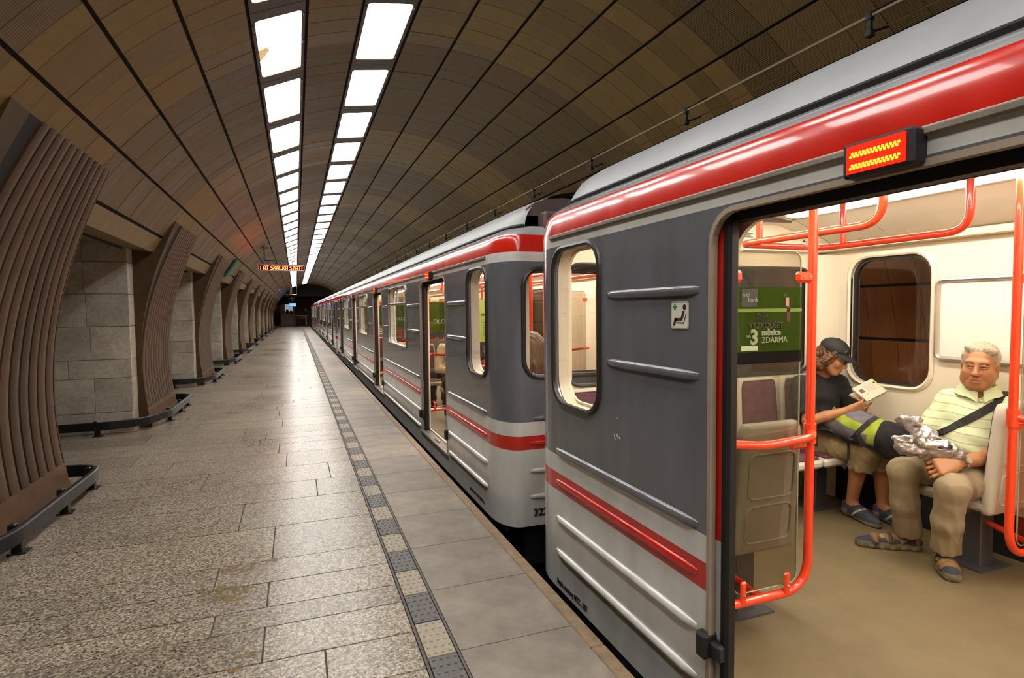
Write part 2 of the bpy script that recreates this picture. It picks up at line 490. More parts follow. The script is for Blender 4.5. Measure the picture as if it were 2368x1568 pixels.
m_mauve = mat('mauve_bulkhead', (.12, .085, .085), .45, var=.2)
m_rubber = mat('black_rubber', (.014, .012, .012), .6, spec=.3)
m_gasket = mat('window_gasket', (.03, .025, .022), .35)
m_beige = mat('beige_frame', (.34, .27, .20), .4, var=.1)
m_cream = mat('cream_lining', (.78, .69, .53), .38, var=.04, scale=3)
m_gutter = mat('dirty_gutter', (.20, .17, .13), .5, var=.4, scale=8)
m_carfloor = mat('car_floor', (.150, .115, .058), .55, var=.16, scale=5, bump=.1, bscale=90)
m_under = mat('underframe_black', (.012, .012, .013), .6, var=.3)
m_orange = mat('orange_red_tube', (.80, .055, .012), .22, coat=.5)
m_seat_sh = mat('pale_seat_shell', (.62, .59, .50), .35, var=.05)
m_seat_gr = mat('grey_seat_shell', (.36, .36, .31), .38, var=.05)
m_seat_up = mat('purple_upholstery', (.125, .050, .066), .9, var=.35, scale=16, bump=.2, bscale=200)
m_post = mat('dark_seat_post', (.10, .10, .11), .4, metal=.4)
m_board = mat('white_board', (.80, .76, .66), .3)
m_alu = mat('aluminium', (.62, .58, .50), .3, metal=.9)
m_glass = glass('window_glass')
m_glass_s = glass('scratched_window_glass', (.97, .96, .93), haze=.35)
m_glass_t = glass('smoked_glass', (.56, .52, .44))
m_glass_d = glass('dark_window_glass', (.80, .76, .70))
def film(name, col, see):
    q = NT(name); q.t.nodes.remove(q.b)
    tr = q.n('ShaderNodeBsdfTransparent', i_Color=(*[min(1, c * 3.2 + .1) for c in col], 1)); df = q.n('ShaderNodeBsdfDiffuse', i_Color=(*col, 1)); mx = q.n('ShaderNodeMixShader', i_0=see)
    q.l(df, 'BSDF', mx, 1); q.l(tr, 'BSDF', mx, 2); q.l(mx, 'Shader', q.out, 'Surface'); return q.m
m_ad_green = film('green_poster_film', (.048, .082, .012), .48)
m_light = emit('ceiling_light_diffuser', (1.0, .965, .905), CEILING_LIGHT)
m_stain = emit('stained_diffuser', (.78, .47, .22), .95)
m_tube = emit('car_light_strip', (1.0, .93, .80), CAR_LIGHT)
m_led = emit('indicator_led', (1.0, .25, .015), 5.0)
m_led_r = emit('indicator_red_lens', (1.0, .010, .003), 3.2)
m_sign_led = emit('sign_led', (1.0, .11, .03), 13.0)
m_sign_bg = emit('sign_red_field', (1.0, .004, .004), .10)
m_lettering = mat('black_lettering', (.02, .02, .022), .5)
m_let_w = mat('white_lettering', (.75, .72, .66), .5)
m_let_g = mat('green_mark', (.01, .22, .06), .5)
m_plate = mat('sticker_white', (.74, .70, .58), .35)
m_ad_gr = mat('poster_green', (.20, .36, .04), .5)
m_ad_lime = mat('poster_lime', (.42, .55, .10), .5)
m_skin = skin_mat()
m_polo = polo_mat()
m_cloth = tint_mat('cloth', .88, bump=.15, bscale=220)
m_leather = tint_mat('shoe_leather', .6, bump=.2, bscale=80)
m_hair = tint_mat('hair', .42, bump=.9, bscale=55)
m_foil = mat('silver_foil', (.50, .46, .45), .28, metal=.7, var=.6, scale=28, bump=.8, bscale=38)
m_eye = mat('eye', (.55, .5, .44), .15)
m_iris = mat('dark_iris', (.03, .02, .015), .1)
# ------------------------------------------------------------------ the hall: vault
CX, CZ, R0 = 1.28, 0.68, 3.40
PITCH = 7.72
Y0, Y1 = -6.0, 62.0
PL = 0.2345
PPH = 5.665                      # where a fluted run begins
def vault(a, y, r=R0):
    a = math.radians(a); return (CX + r * math.cos(a), y, CZ + r * math.sin(a))

ceiling = MB()
loops = []
for a in np.linspace(-16, 148.6, 60):
    loops.append([vault(a, Y0, R0 + .035), vault(a, Y1, R0 + .035), vault(a, Y1, R0 + .16), vault(a, Y0, R0 + .16)])
ceiling.loft(loops, True, True, True)
ceiling = ceiling.build('ceiling', m_backing)
tag(ceiling, kind='structure')

HALF = math.radians(PITCH / 2 - .24)
def panel_geo(y0, y1, r=R0, t=.022, seg=3, half=HALF, a0=0.0):
    """curved panel around angle a0; with side faces"""
    vs = []; fs = []; uv = []
    ys = (y0, y1)
    for i in range(seg + 1):
        a = a0 - half + 2 * half * i / seg
        for rr in (r, r + t):
            for j in (0, 1):
                vs.append((rr * math.cos(a), ys[j], rr * math.sin(a))); uv.append((i / seg, j))
    for i in range(seg):
        b = i * 4; c = b + 4
        fs += [(b, b + 1, c + 1, c), (b, c, c + 2, b + 2), (b + 1, b + 3, c + 3, c + 1)]
    b = seg * 4
    fs += [(0, 2, 3, 1), (b, b + 1, b + 3, b + 2)]
    return vs, fs, uv
def panel_mesh(name, m, bend):
    vs, fs, uv = panel_geo(-PL / 2 + .0022, PL / 2 - .0022)
    vs = [(x - R0, y, z) for x, y, z in vs]          # local x = outward normal
    me = bpy.data.meshes.new(name); me.from_pydata(vs, [], fs); me.materials.append(m)
    ul = me.uv_layers.new(name='UVMap')
    for lp in me.loops: ul.data[lp.index].uv = uv[lp.vertex_index]
    return me
pm_flat = panel_mesh('panel', m_ceil_flat, 0); pm_rib = panel_mesh('panel', m_ceil_rib, 0)
LIGHT_STRIPS = (3, 5)            # strips of the vault that hold the light units
cells = []
ny0 = int(math.floor((Y0 - PPH) / PL)); ny1 = int((Y1 - PPH) / PL)
for k in range(-1, 20):
    am = 140.3 - PITCH * k - PITCH / 2       # strip between line k and k+1
    if k in LIGHT_STRIPS: continue
    if k == -1: am = 140.3 + PITCH / 2
    for j in range(ny0, ny1):
        y = PPH + (j + .5) * PL
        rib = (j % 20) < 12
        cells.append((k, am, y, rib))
def seen(c):
    k, am, y, rib = c
    p = Vector(vault(am, y)) - Vector((0, 0, 1.5))
    d = p.dot(_f)
    if d < .4: return 1e9
    u = p.dot(_r) / d; w = p.dot(_u) / d
    if abs(u) > .93 or abs(w) > .63: return 1e9
    if am < 44: return 1e9
    return p.length
order = sorted(range(len(cells)), key=lambda i: seen(cells[i]))
near = set(order[:300])
for i in order[:300]:
    k, am, y, rib = cells[i]
    a = math.radians(am)
    n = Vector((math.cos(a), 0, math.sin(a))); t = Vector((-math.sin(a), 0, math.cos(a)))
    p = Vector(vault(am, y))
    jit = (random.random() - .5) * .004
    p += n * jit
    # local x -> n, y -> Y, z -> t
    mw = Matrix(((n.x, 0, t.x, p.x), (n.y, 1, t.y, p.y), (n.z, 0, t.z, p.z), (0, 0, 0, 1)))
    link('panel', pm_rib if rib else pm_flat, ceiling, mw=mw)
for rib in (False, True, None):
    vs = []; fs = []; uv = []; tone = []
    for i, c in enumerate(cells):
        low = c[1] < 28
        if i in near or (rib is None) != low or (rib is not None and c[3] != rib): continue
        v, f, u = panel_geo(c[2] - PL / 2 + .0022, c[2] + PL / 2 - .0022, seg=2, a0=math.radians(c[1]))
        n = len(vs)
        vs += [(x + CX, y, z + CZ) for x, y, z in v]; uv += u
        fs += [tuple(q + n for q in g) for g in f]
        tone += [random.random()] * len(v)
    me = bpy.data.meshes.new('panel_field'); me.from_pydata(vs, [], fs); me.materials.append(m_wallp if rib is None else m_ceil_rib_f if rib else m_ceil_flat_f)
    ul = me.uv_layers.new(name='UVMap')
    idx = np.zeros(len(me.loops), dtype=np.int32); me.loops.foreach_get('vertex_index', idx)
    ul.data.foreach_set('uv', np.array(uv, dtype=np.float32)[idx].ravel())
    at = me.attributes.new('tone', 'FLOAT', 'POINT'); at.data.foreach_set('value', tone)
    o = link('panel_field', me, ceiling); tag(o, kind='stuff')

# light units in two rows
LP = 1.4085
def light_unit(row, i):
    k = LIGHT_STRIPS[row]; am = 140.3 - PITCH * k - PITCH / 2
    yc = 4.94 + .565 + LP * i
    a = math.radians(am)
    n = Vector((math.cos(a), 0, math.sin(a))); t = Vector((-math.sin(a), 0, math.cos(a)))
    p = Vector(vault(am, yc, R0 - .004))
    return Matrix(((n.x, 0, t.x, p.x), (n.y, 1, t.y, p.y), (n.z, 0, t.z, p.z), (0, 0, 0, 1)))
fr = lambda u, v, w: (w, u, v)
hw = .2165
def frame_mesh():
    mb = MB(); mb.plate(rrect(-LP / 2 + .004, -hw, LP / 2 - .004, hw, 0), [rrect(-.565, -.188, .565, .188, .035)], fr, .03)
    for s in (-1, 1):
        for q in (-.5, 0, .5): mb.box((-.008, q - .02, s * hw * .955 - .008), (.002, q + .02, s * hw * .955 + .008))
    return mb.mesh('frame', mat('light_frame', (.13, .10, .08), .45, metal=.3, var=.15))
lf_me = frame_mesh()
ld_me = MB().plate(rrect(-.575, -.197, .575, .197, .04), [], lambda u, v, w: (.012 + w, u, v), 0).mesh('diffuser', m_light)
for row in (0, 1):
    side = 'left-hand row, over the platform' if row == 0 else 'right-hand row, nearer the train'
    for i in range(-6, 37):
        e = empty('ceiling_light')
        e.matrix_world = light_unit(row, i)
        link('frame', lf_me, e); link('diffuser', ld_me, e)
        if i < 0: lab = 'lit ceiling panel behind the camera, %s %s' % (ordinal(-i), 'left row' if row == 0 else 'right row')
        elif i == 0 and row == 0: lab = 'largest lit ceiling panel of the left row, with a brown stained corner'
        else: lab = 'white lit ceiling panel, %s from the camera in the %s' % (ordinal(i + 1), side)
        tag(e, lab, 'ceiling light', 'lit ceiling panels in two long rows')
        if i == 0 and row == 0:
            st = MB()
            pts = [(.0, .187), (-.02, .13), (.0, .10), (.03, .095), (.06, .105), (.075, .12), (.115, .135), (.16, .165), (.19, .187)]
            st.add([(.008, -.02 + u * 1.2, v) for u, v in pts], [tuple(range(len(pts)))])
            st.build('stain', m_stain, e)
    # strip backing between units is the dark ceiling itself

# ------------------------------------------------------------------ floor
floor = MB()
floor.box((-9, -6, -.30), (1.235, 72, -.012))
floor = tag(floor.build('floor', m_joint), kind='structure')
rowsy = [-6.0, -5.4, -4.8, -4.4, -3.8, -3.2, -2.7, -2.1, -1.5, -1.0, -.4, .1, .75, 1.25, 1.55, 2.05, 2.32, 2.616, 2.911, 3.112, 3.402, 3.706, 4.288, 4.88, 5.366, 5.93, 6.513]
rowx = {2.32: .08, 2.616: -.178, 2.911: -.413, 3.112: -.18, 3.402: -.46, 3.706: -.175, 4.288: -.413, 4.88: .126, 5.366: .255, 5.93: -.129}
rr_ = random.Random(3)
while rowsy[-1] < 68: rowsy.append(rowsy[-1] + rr_.choice((.3, .47, .58, .58, .29)))
tiles = []
XR = .474
for y0, y1 in zip(rowsy[:-1], rowsy[1:]):
    x0 = rowx.get(y0, rr_.uniform(-.7, .3))
    xs = [XR, x0] if x0 < XR - .1 else [XR]
    while xs[-1] > -6: xs.append(xs[-1] - rr_.choice((1.05, 1.2, 1.35)))
    for a, b in zip(xs[:-1], xs[1:]): tiles.append((b, a, y0, y1))
def tile_geo(x0, x1, y0, y1, zt=0.0, g=.0022, c=.002):
    x0 += g; x1 -= g; y0 += g; y1 -= g
    vs = [(x0, y0, -.012), (x1, y0, -.012), (x1, y1, -.012), (x0, y1, -.012), (x0 + c, y0 + c, zt), (x1 - c, y0 + c, zt), (x1 - c, y1 - c, zt), (x0 + c, y1 - c, zt)]
    return vs, [(4, 5, 6, 7), (0, 1, 5, 4), (1, 2, 6, 5), (2, 3, 7, 6), (3, 0, 4, 7)]
def tscore(t):
    x = min(max(0, t[0]), t[1]); y = (t[2] + t[3]) / 2; xm = (t[0] + t[1]) / 2
    p = Vector((xm, y, -1.5)); d = p.dot(_f)
    if d < .3 or abs(p.dot(_r) / d) > 1.15 or (p.dot(_u) / d) < -.75: return 1e6 + abs(y)
    if xm < -2.4: return 500 + y
    return p.length
tiles.sort(key=tscore)
fv = []; ff = []
for i, t in enumerate(tiles):
    if i < 300:
        xm, ym = (t[0] + t[1]) / 2, (t[2] + t[3]) / 2
        v, f = tile_geo(t[0] - xm, t[1] - xm, t[2] - ym, t[3] - ym, zt=rr_.uniform(-.0008, .0006))
        me = bpy.data.meshes.new('tile'); me.from_pydata(v, [], f); me.materials.append(m_granite)
        link('tile', me, floor, loc=(xm, ym, 0))
    else:
        v, f = tile_geo(*t); n = len(fv); fv += v; ff += [tuple(q + n for q in g) for g in f]
me = bpy.data.meshes.new('tile_field'); me.from_pydata(fv, [], ff); me.materials.append(m_granite_f)
tag(link('tile_field', me, floor), kind='stuff')

# mustard-coloured stain on the granite
q = NT('mustard_stain'); g_ = q.n('ShaderNodeNewGeometry'); n_ = q.n('ShaderNodeTexNoise', i_Scale=16.0, i_Detail=7.0, i_Roughness=.7); q.l(g_, 'Position', n_, 'Vector')
r_ = q.ramp([(.44, (0, 0, 0)), (.60, (.85, .85, .85))]); q.l(n_, 'Fac', r_, 'Fac'); q.b.inputs['Base Color'].default_value = (.28, .165, .02, 1); q.b.inputs['Roughness'].default_value = .5
v_ = q.n('ShaderNodeTexVoronoi', i_Scale=125.0); q.l(g_, 'Position', v_, 'Vector')
rc_ = q.ramp([(0, (.05, .03, .008)), (.5, (.24, .14, .02)), (1, (.38, .24, .05))]); q.l(v_, 'Color', rc_, 'Fac'); q.l(rc_, 'Color', q.b, 'Base Color')
q.l(r_, 'Color', q.b, 'Alpha')
st = MB()
def blob(cx, cy, rx, ry, rot, sd, z):
    rd = random.Random(sd); ph = [rd.uniform(0, 6) for _ in range(4)]; L = []
    for i in range(30):
        a = 2 * math.pi * i / 30; r = 1 + .22 * math.sin(3 * a + ph[0]) + .15 * math.sin(5 * a + ph[1]) + .1 * math.sin(8 * a + ph[2])
        u, w = rx * r * math.cos(a), ry * r * math.sin(a)
        L.append((cx + u * math.cos(rot) - w * math.sin(rot), cy + u * math.sin(rot) + w * math.cos(rot), z))
    return L
for i, b_ in enumerate([(-.30, 3.66, .17, .055, .25, 1), (-.235, 3.78, .04, .03, .2, 2), (-.42, 3.37, .13, .075, .1, 3), (-.34, 3.27, .07, .06, .9, 4), (-.27, 2.97, .03, .03, 0, 5), (-.25, 2.70, .05, .02, 0, 6), (-.31, 2.60, .08, .02, .2, 7), (-.39, 2.47, .10, .035, .1, 8), (-.52, 2.43, .05, .02, .1, 9)]):
    L = blob(*b_, .0012); st.add(L, [tuple(range(len(L)))])
stain = st.build('floor_stain', q.m)
tag(stain, 'mustard-yellow dried spill on the granite tiles near the camera', 'spill')

# tactile strip
TP = .2906
def tact_mesh(m):
    mb = MB(); w = .1345; h = TP - .003
    v, f = tile_geo(-w / 2, w / 2, -h / 2, h / 2, 0.001); mb.add(v, f)
    for j in range(6):
        for i in range(4):
            cx = -w / 2 + w * (i + .5 + (.25 if j % 2 else -.05)) / 4.25; cy = -h / 2 + h * (j + .5) / 6
            vs = []
            for rr, z in ((.0085, .001), (.0055, .0052)):
                for k in range(6): vs.append((cx + rr * math.cos(k * math.pi / 3), cy + rr * math.sin(k * math.pi / 3), z))
            mb.add(vs, [(k, (k + 1) % 6, 6 + (k + 1) % 6, 6 + k) for k in range(6)] + [tuple(range(6, 12))])
    return mb.mesh('tactile_tile', m)
tm = (tact_mesh(m_tact_c), tact_mesh(m_tact_d))
for j in range(-14, 222):
    y = 2.383 + TP * (j + .5)
    link('tactile_tile', tm[j % 2], floor, loc=(.5545, y, 0))
bd = MB()
for x in (.4745, .6225): bd.box((x, -6, -.012), (x + .0105, 68, .0005))
bd.build('strip_border', mat('strip_border', (.10, .085, .08), .6, var=.2), floor)
# edge slabs and nosing
SP = TP * 2
v, f = tile_geo(-.2735, .2735, -SP / 2, SP / 2, 0.0, .0015, .0015)
sm_ = bpy.data.meshes.new('slab'); sm_.from_pydata(v, [], f); sm_.materials.append(m_slab)
for j in range(-14, 112): link('slab', sm_, floor, loc=(.9075, 2.39 + SP * (j + .5), 0))
nm_ = MB().box((-.034, -.485, -.10), (.036, .485, .002), .006).mesh('nosing', m_nosing)
for j in range(-8, 68): link('nosing', nm_, floor, loc=(1.2155, 2.2 + .975 * (j + .5), 0))
# track pit under the train
pit = MB()
pit.box((1.15, -6, -1.25), (1.2, 72, -.05)); pit.box((1.15, -6, -1.35), (4.9, 72, -1.2)); pit.box((4.62, -6, -1.25), (4.85, 72, .2))
tag(pit.build('trim_1', m_under), kind='structure')
for x in (1.95, 3.35):
    rl = MB(); rl.box((x - .035, -6, -1.2), (x + .035, 72, -1.07), .01)
    tag(rl.build('running_rail', m_steel), 'steel running rail in the dark pit, %s the platform' % ('nearer to' if x < 2 else 'farther from'), 'rail')

# ------------------------------------------------------------------ pylons with marble slabs, ribbed columns, kick rails
CP = 4.69
PROF = [(0, -1.81), (.15, -1.85), (.3, -1.872), (.6, -1.898), (.9, -1.90), (1.25, -1.878), (1.5, -1.84), (1.75, -1.795), (1.93, -1.745), (2.12, -1.675), (2.4, -1.558), (2.68, -1.455)]
_pc = np.polyfit([p[0] for p in PROF], [p[1] for p in PROF], 4)
def prof(z): return float(np.polyval(_pc, z))
ZS = [0, .08, .16, .25] + [round(.25 + 2.45 * i / 28, 4) for i in range(1, 29)]
def taper(z):      # how far the dark splayed edge pushes the first rib back
    return .04 + .40 * max(0.0, (z - .75) / 1.95) ** 1.15
zr = [0, .264, .693, .925, 1.337, 1.74, 2.137, 2.42]
vxs = [[-2.37, -3.2, -4.1, -5.0], [-2.36, -3.15, -4.0, -5.0], [-2.62, -3.5, -4.4], [-2.38, -3.2, -4.1, -5.0], [-2.41, -3.25, -4.1, -5.0], [-2.425, -3.25, -4.1, -5.0], [-2.43, -3.25, -4.1, -5.0]]
rib_cache = {}
NRIB = 11
def rib_geo(i, n, yl, yr):
    """one rounded timber rib of the front face: left and right edges follow the splay"""
    loops = []
    for z in ZS:
        if z < .22 and i >= 0 and n > 1 and False: continue
        t = taper(z); a = yl + t; w = (yr - a) / n
        y0 = a + w * i + w * .10; y1 = a + w * (i + 1) - w * .10
        x = prof(z)
        loops.append([(x - .05, y0, z), (x - .004, y0, z), (x + .004, y0 + (y1 - y0) * .2, z), (x + .004, y1 - (y1 - y0) * .2, z), (x - .004, y1, z), (x - .05, y1, z)])
    return loops
rib_me = []
for i in range(NRIB):
    mb = MB(); mb.loft([L for L in rib_geo(i, NRIB, 0.0, 1.80) if L[0][2] >= .24 - 1e-6], True, True, True)
    rib_me.append(mb.mesh('rib', m_rib_l, 30))
def column_meshes():
    core = MB()      # solid behind the ribs, dark grooves show between them
    loops = []
    for z in ZS:
        x = prof(z); loops.append([(-1.975, .04, z), (x - .045, taper(z), z), (x - .045, 1.785, z), (-1.975, 1.785, z)])
    core.loft(loops, True, True, True)
    side = MB()      # plain brown side panels with the splayed front edge
    loops = []
    for z in ZS:
        x = prof(z); loops.append([(-1.955, 0, z), (x, 0, z), (x - .012, taper(z) * .62, z), (-1.955, taper(z) * .62, z)])
    side.loft(loops, True, True, True)
    loops = []; side2 = MB()
    for z in ZS:
        x = prof(z); loops.append([(-1.975, 1.79, z), (x, 1.79, z), (x, 1.81, z), (-1.975, 1.81, z)])
    side2.loft(loops, True, True, True)
    strip = MB()
    loops = []
    for z in ZS:
        if z < .7: continue
        x = prof(z); loops.append([(x - .03, taper(z) * .62, z), (x - .013, taper(z) * .62, z), (x - .013, taper(z), z), (x - .03, taper(z), z)])
    strip.loft(loops, True, True, True)
    pl = MB(); loops = []
    for z in [0, .08, .16, .25]:
        x = prof(z); loops.append([(-1.955, .012, z), (x + .002, .012, z), (x + .002, 1.80, z), (-1.955, 1.80, z)])
    pl.loft(loops, True, True, True)
    return core.mesh('core', m_black), side.mesh('side_panel', m_wood), strip.mesh('edge_strip', m_rubber), pl.mesh('plinth', mat('column_plinth', (.15, .085, .045), .45, var=.3, scale=6)), side2.mesh('side_panel', m_wood)
cm_ = column_meshes()
sl_side = None
ky = range(-2, 11)
for c in ky:
    yb = 8.70 + CP * c
    yf = yb - .26
    pil = MB(); pil.box((-6.5, yf + .03, 0), (-1.985, yb + 2.06 - .03, 2.44))
    pil = tag(pil.build('wall_left', m_joint), kind='structure')
    ex = 0
    for r in range(7):
        z0, z1 = zr[r], zr[r + 1]
        xs = [-1.955] + vxs[r]
        for a, b in zip(xs[:-1], xs[1:]):
            if c > 7 and a < -2.5: continue
            mb = MB(); mb.box((b + .002, yf + random.uniform(-.001, .001), z0 + .0025), (a - .002, yf + .032, z1 - .0025), .003)
            mb.build('slab', m_marble, pil)
        mb = MB(); mb.box((-1.985, yf + .034, z0 + .0025), (-1.956, yb - .004, z1 - .0025), .003); mb.build('slab', m_marble, pil)
    # the column
    e = empty('ribbed_column', (0, yb, 0))
    nm = c + 2
    if c == -1: lab = 'nearest curved column with wide brown timber ribs, cut by the frame'
    elif c == -2: lab = 'curved ribbed column standing just behind the camera'
    else: lab = 'curved brown ribbed column, %s along the platform from the camera' % ordinal(nm)
    tag(e, lab, 'column', 'curved ribbed columns along the platform', 'thing')
    link('core', cm_[0], e); link('side_panel', cm_[1], e); link('edge_strip', cm_[2], e); link('plinth', cm_[3], e); link('side_panel', cm_[4], e)
    for i in range(NRIB): link('rib', rib_me[i], e)
    # kick rail round the foot
    g = empty('guard_rail', (-1.7, yb, 0))
    path = [(-4.2, yf - .17, .125), (-2.15, yf - .17, .125), (-1.84, yf + .02, .125), (-1.655, yb + .30, .125), (-1.64, yb + 1.72, .125), (-1.66, yb + 1.90, .125), (-1.80, yb + 2.0, .125), (-2.3, yb + 2.05, .125)]
    path = arc_path(path, .13, 5)
    mb = MB((-1.7, yb, 0))
    prev = None; vs = []; fs = []
    for i, p in enumerate(path):
        t = (path[min(i + 1, len(path) - 1)] - path[max(i - 1, 0)]).normalized(); nn = Vector((t.y, -t.x, 0))
        for (a, b) in ((-.016, -.05), (.012, -.05), (.02, -.042), (.02, .042), (.012, .05), (-.016, .05)):
            vs.append(tuple(p + nn * a + Vector((0, 0, b))))
    for i in range(len(path) - 1):
        for k in range(6):
            l = (k + 1) % 6; fs.append((i * 6 + k, i * 6 + l, i * 6 + 6 + l, i * 6 + 6 + k))
    fs.append((0, 1, 2, 3, 4, 5)); fs.append(tuple((len(path) - 1) * 6 + k for k in range(6)))
    mb.add(vs, fs); mb.build('rail', m_rail, g)
    for (x, y) in ((-1.675, yb + .42), (-1.665, yb + 1.18), (-1.675, yb + 1.82), (-2.3, yf - .14), (-3.3, yf - .14)):
        mb = MB((-1.7, yb, 0)); mb.box((x - .035, y - .03, 0), (x + .02, y + .03, .085), .005); mb.box((x - .05, y - .05, 0), (x + .05, y + .05, .008)); mb.box((x - .05, y - .025, .07), (x - .01, y + .025, .185), .006)
        mb.build('foot', m_rail, g)
    tag(g, ('low dark guard rail round the foot of the nearest ribbed column' if c == -1 else 'low guard rail round a column behind the camera' if c == -2 else
            'low dark guard rail round the foot of the %s ribbed column' % ordinal(nm)), 'guard rail', 'low guard rails at the column feet')
# lintel over the passages
bm_ = MB()
def arcpt(a, r=R0): return vault(a, 0, r)
pA = arcpt(148.35); pB = arcpt(151.8)
for s0 in range(-2, 11):
    ya = 8.70 + CP * s0 + 1.815; yb = ya + CP - 1.815
    bm_.loft([[(pA[0], ya, pA[2]), (pB[0], ya, pB[2]), (-2.6, ya, 2.40), (-6.5, ya, 2.42), (-6.5, ya, 2.62), (-2.6, ya, 2.62)],
              [(pA[0], yb, pA[2]), (pB[0], yb, pB[2]), (-2.6, yb, 2.40), (-6.5, yb, 2.42), (-6.5, yb, 2.62), (-2.6, yb, 2.62)]], True, True, True)
lint = tag(bm_.build('trim_2', mat('lintel_bronze', (.27, .185, .085), .45, metal=.25, var=.15)), kind='structure')
lg = MB()
for s0 in range(-2, 11):
    ya = 8.70 + CP * s0 + 1.82; yb = ya + CP - 1.83
    lg.box((-2.02, ya, 2.300), (-2.0, yb, 2.335))
lg.build('joint', m_black, lint)
tag(MB().box((-6.8, -6, 0), (-6.5, 72, 2.7)).build('wall_back', m_marble), kind='structure')

# ------------------------------------------------------------------ far end of the hall
hb = MB()
L = [vault(a, 0, R0 + .1) for a in np.linspace(-16, 149, 40)]
ring = [(p[0], p[2]) for p in L]
hb.plate([(CX - 3.3, 3.02), (CX + 3.3, 3.02)] + [(p[0] * 1.0, p[2]) for p in [vault(a, 0, R0 + .1) for a in np.linspace(43, 137, 24)]], [], lambda u, v, w: (u, 61.5 + w, v), .2)
tag(hb.build('wall_headwall', mat('headwall_dark', (.06, .05, .042), .7, var=.2)), kind='structure')
ew = MB(); ew.box((-6.5, 68.4, 0), (-.15, 68.7, 4.2)); ew.box((-.15, 71.5, -1.2), (6, 71.7, 4.2)); ew.box((4.7, 61.5, -1.2), (4.9, 71.5, 4)); ew.box((-6.5, 61.7, 3.9), (6, 71.7, 4.1))
tag(ew.build('wall_far', mat('far_wall', (.34, .215, .125), .6, var=.2)), kind='structure')
pl_ = MB(); pl_.box((-2.75, 61.5, 0), (-2.35, 62.0, 3.1)); tag(pl_.build('trim_3', m_wood), kind='structure')

# control booth
bo = empty('booth', (-.75, 67.4, 0), 'brown control booth with a lit window at the far platform end', 'booth')
o0 = (-.75, 67.4, 0)
MB(o0).box((-1.55, 66.8, .22), (-.2, 68.3, 1.25)).build('wall', mat('booth_cladding', (.50, .32, .18), .5, var=.15), bo)
MB(o0).box((-1.57, 66.78, 0), (-.18, 68.3, .22)).build('base', m_tact_c, bo)
MB(o0).box((-1.57, 66.78, 2.28), (-.18, 68.3, 2.6)).build('roof', m_wood, bo)
for x in (-1.55, -1.22, -.32): MB(o0).box((x, 66.8, 1.25), (x + .1, 66.9, 2.28)).build('post', mat('booth_post', (.50, .32, .18), .5), bo)
MB(o0).box((-1.12, 66.83, 1.25), (-.32, 66.84, 2.28)).build('window', m_glass, bo)
MB(o0).box((-1.12, 68.2, 1.55), (-.3, 68.25, 2.28)).build('interior_wall', emit('booth_glow_wall', (.75, .85, 1.0), .35), bo)  # wall glows by itself, in place of a lamp inside the booth
mb = MB(o0); mb.box((-1.0, 67.2, 1.25), (-.75, 67.5, 1.75), .03); mb.box((-.6, 67.2, 1.25), (-.4, 67.4, 1.6), .03); mb.build('desk_equipment', m_under, bo)
mo = empty('monitor', (-.28, 63.5, 2.15), 'small blue-lit platform monitor hanging beside the booth', 'monitor')
MB((-.28, 63.5, 2.15)).box((-.62, 63.5, 2.0), (.06, 63.62, 2.38), .01).build('housing', m_under, mo)
MB((-.28, 63.5, 2.15)).box((-.59, 63.495, 2.03), (.03, 63.5, 2.35)).build('screen', emit('blue_screen', (.12, .30, 1.0), 2.2), mo)
MB((-.28, 63.5, 2.15)).box((-.30, 63.55, 2.38), (-.26, 63.59, 3.9)).build('hanger', m_under, mo)
cs = empty('clock_sign', (-.3, 62.5, 2.8), 'dark sign box with tiny red and green lights above the booth', 'sign')
MB((-.3, 62.5, 2.8)).box((-.75, 62.4, 2.55), (.0, 62.55, 2.95), .01).build('housing', m_under, cs)
MB((-.3, 62.5, 2.8)).box((-.48, 62.39, 2.83), (-.16, 62.4, 2.89)).build('red_lamp', emit('dim_red', (1, .06, .02), .25), cs)
MB((-.3, 62.5, 2.8)).box((-.36, 62.39, 2.60), (-.27, 62.4, 2.66)).build('green_lamp', emit('dim_green', (.05, 1, .1), .4), cs)
MB((-.3, 62.5, 2.8)).box((-.5, 62.45, 2.95), (-.46, 62.49, 3.1)).build('hanger', m_under, cs)
ns = empty('notice', (-1.98, 66.5, 1.95), 'small orange notice board by the people at the far end', 'notice')
MB((-1.98, 66.5, 1.95)).box((-2.15, 66.5, 1.85), (-1.82, 66.54, 2.15)).build('board', mat('orange_notice', (.75, .13, .02), .5), ns)
MB((-1.98, 66.5, 1.95)).box((-2.06, 66.495, 1.95), (-1.91, 66.5, 2.05)).build('symbol', mat('dark_notice', (.2, .04, .01), .5), ns)
MB((-1.98, 66.5, 1.95)).box((-2.0, 66.52, 0), (-1.97, 66.54, 1.85)).build('post', m_under, ns)
ba = empty('barrier', (.7, 66.5, 0), 'white barrier bar with red-crossed sign at the platform end', 'barrier')
b0 = (.7, 66.5, 0)
MB(b0).box((-.12, 66.48, 1.0), (1.2, 66.53, 1.07)).build('bar', m_white, ba)
MB(b0).box((.95, 66.48, 0), (1.08, 66.55, 1.1)).build('post', m_white, ba)
MB(b0).box((-.12, 66.48, 0), (-.08, 66.53, 1.0)).build('post', m_white, ba)
MB(b0).box((.32, 66.44, .72), (.95, 66.46, .98)).build('sign_board', mat('barrier_red', (.55, .05, .04), .5), ba)
cr = MB(b0)
for s in (1, -1):
    cr.add([(.40 - .03, 66.435, .85 - .08 * s), (.40 + .0, 66.435, .85 - .08 * s), (.53 + .03, 66.435, .85 + .08 * s), (.53, 66.435, .85 + .08 * s)], [(0, 1, 2, 3)])
cr.build('cross', m_let_w, ba)
sg = empty('signal_lamp', (1.05, 70, 1.6), 'tiny green signal light in the dark tunnel mouth', 'signal')
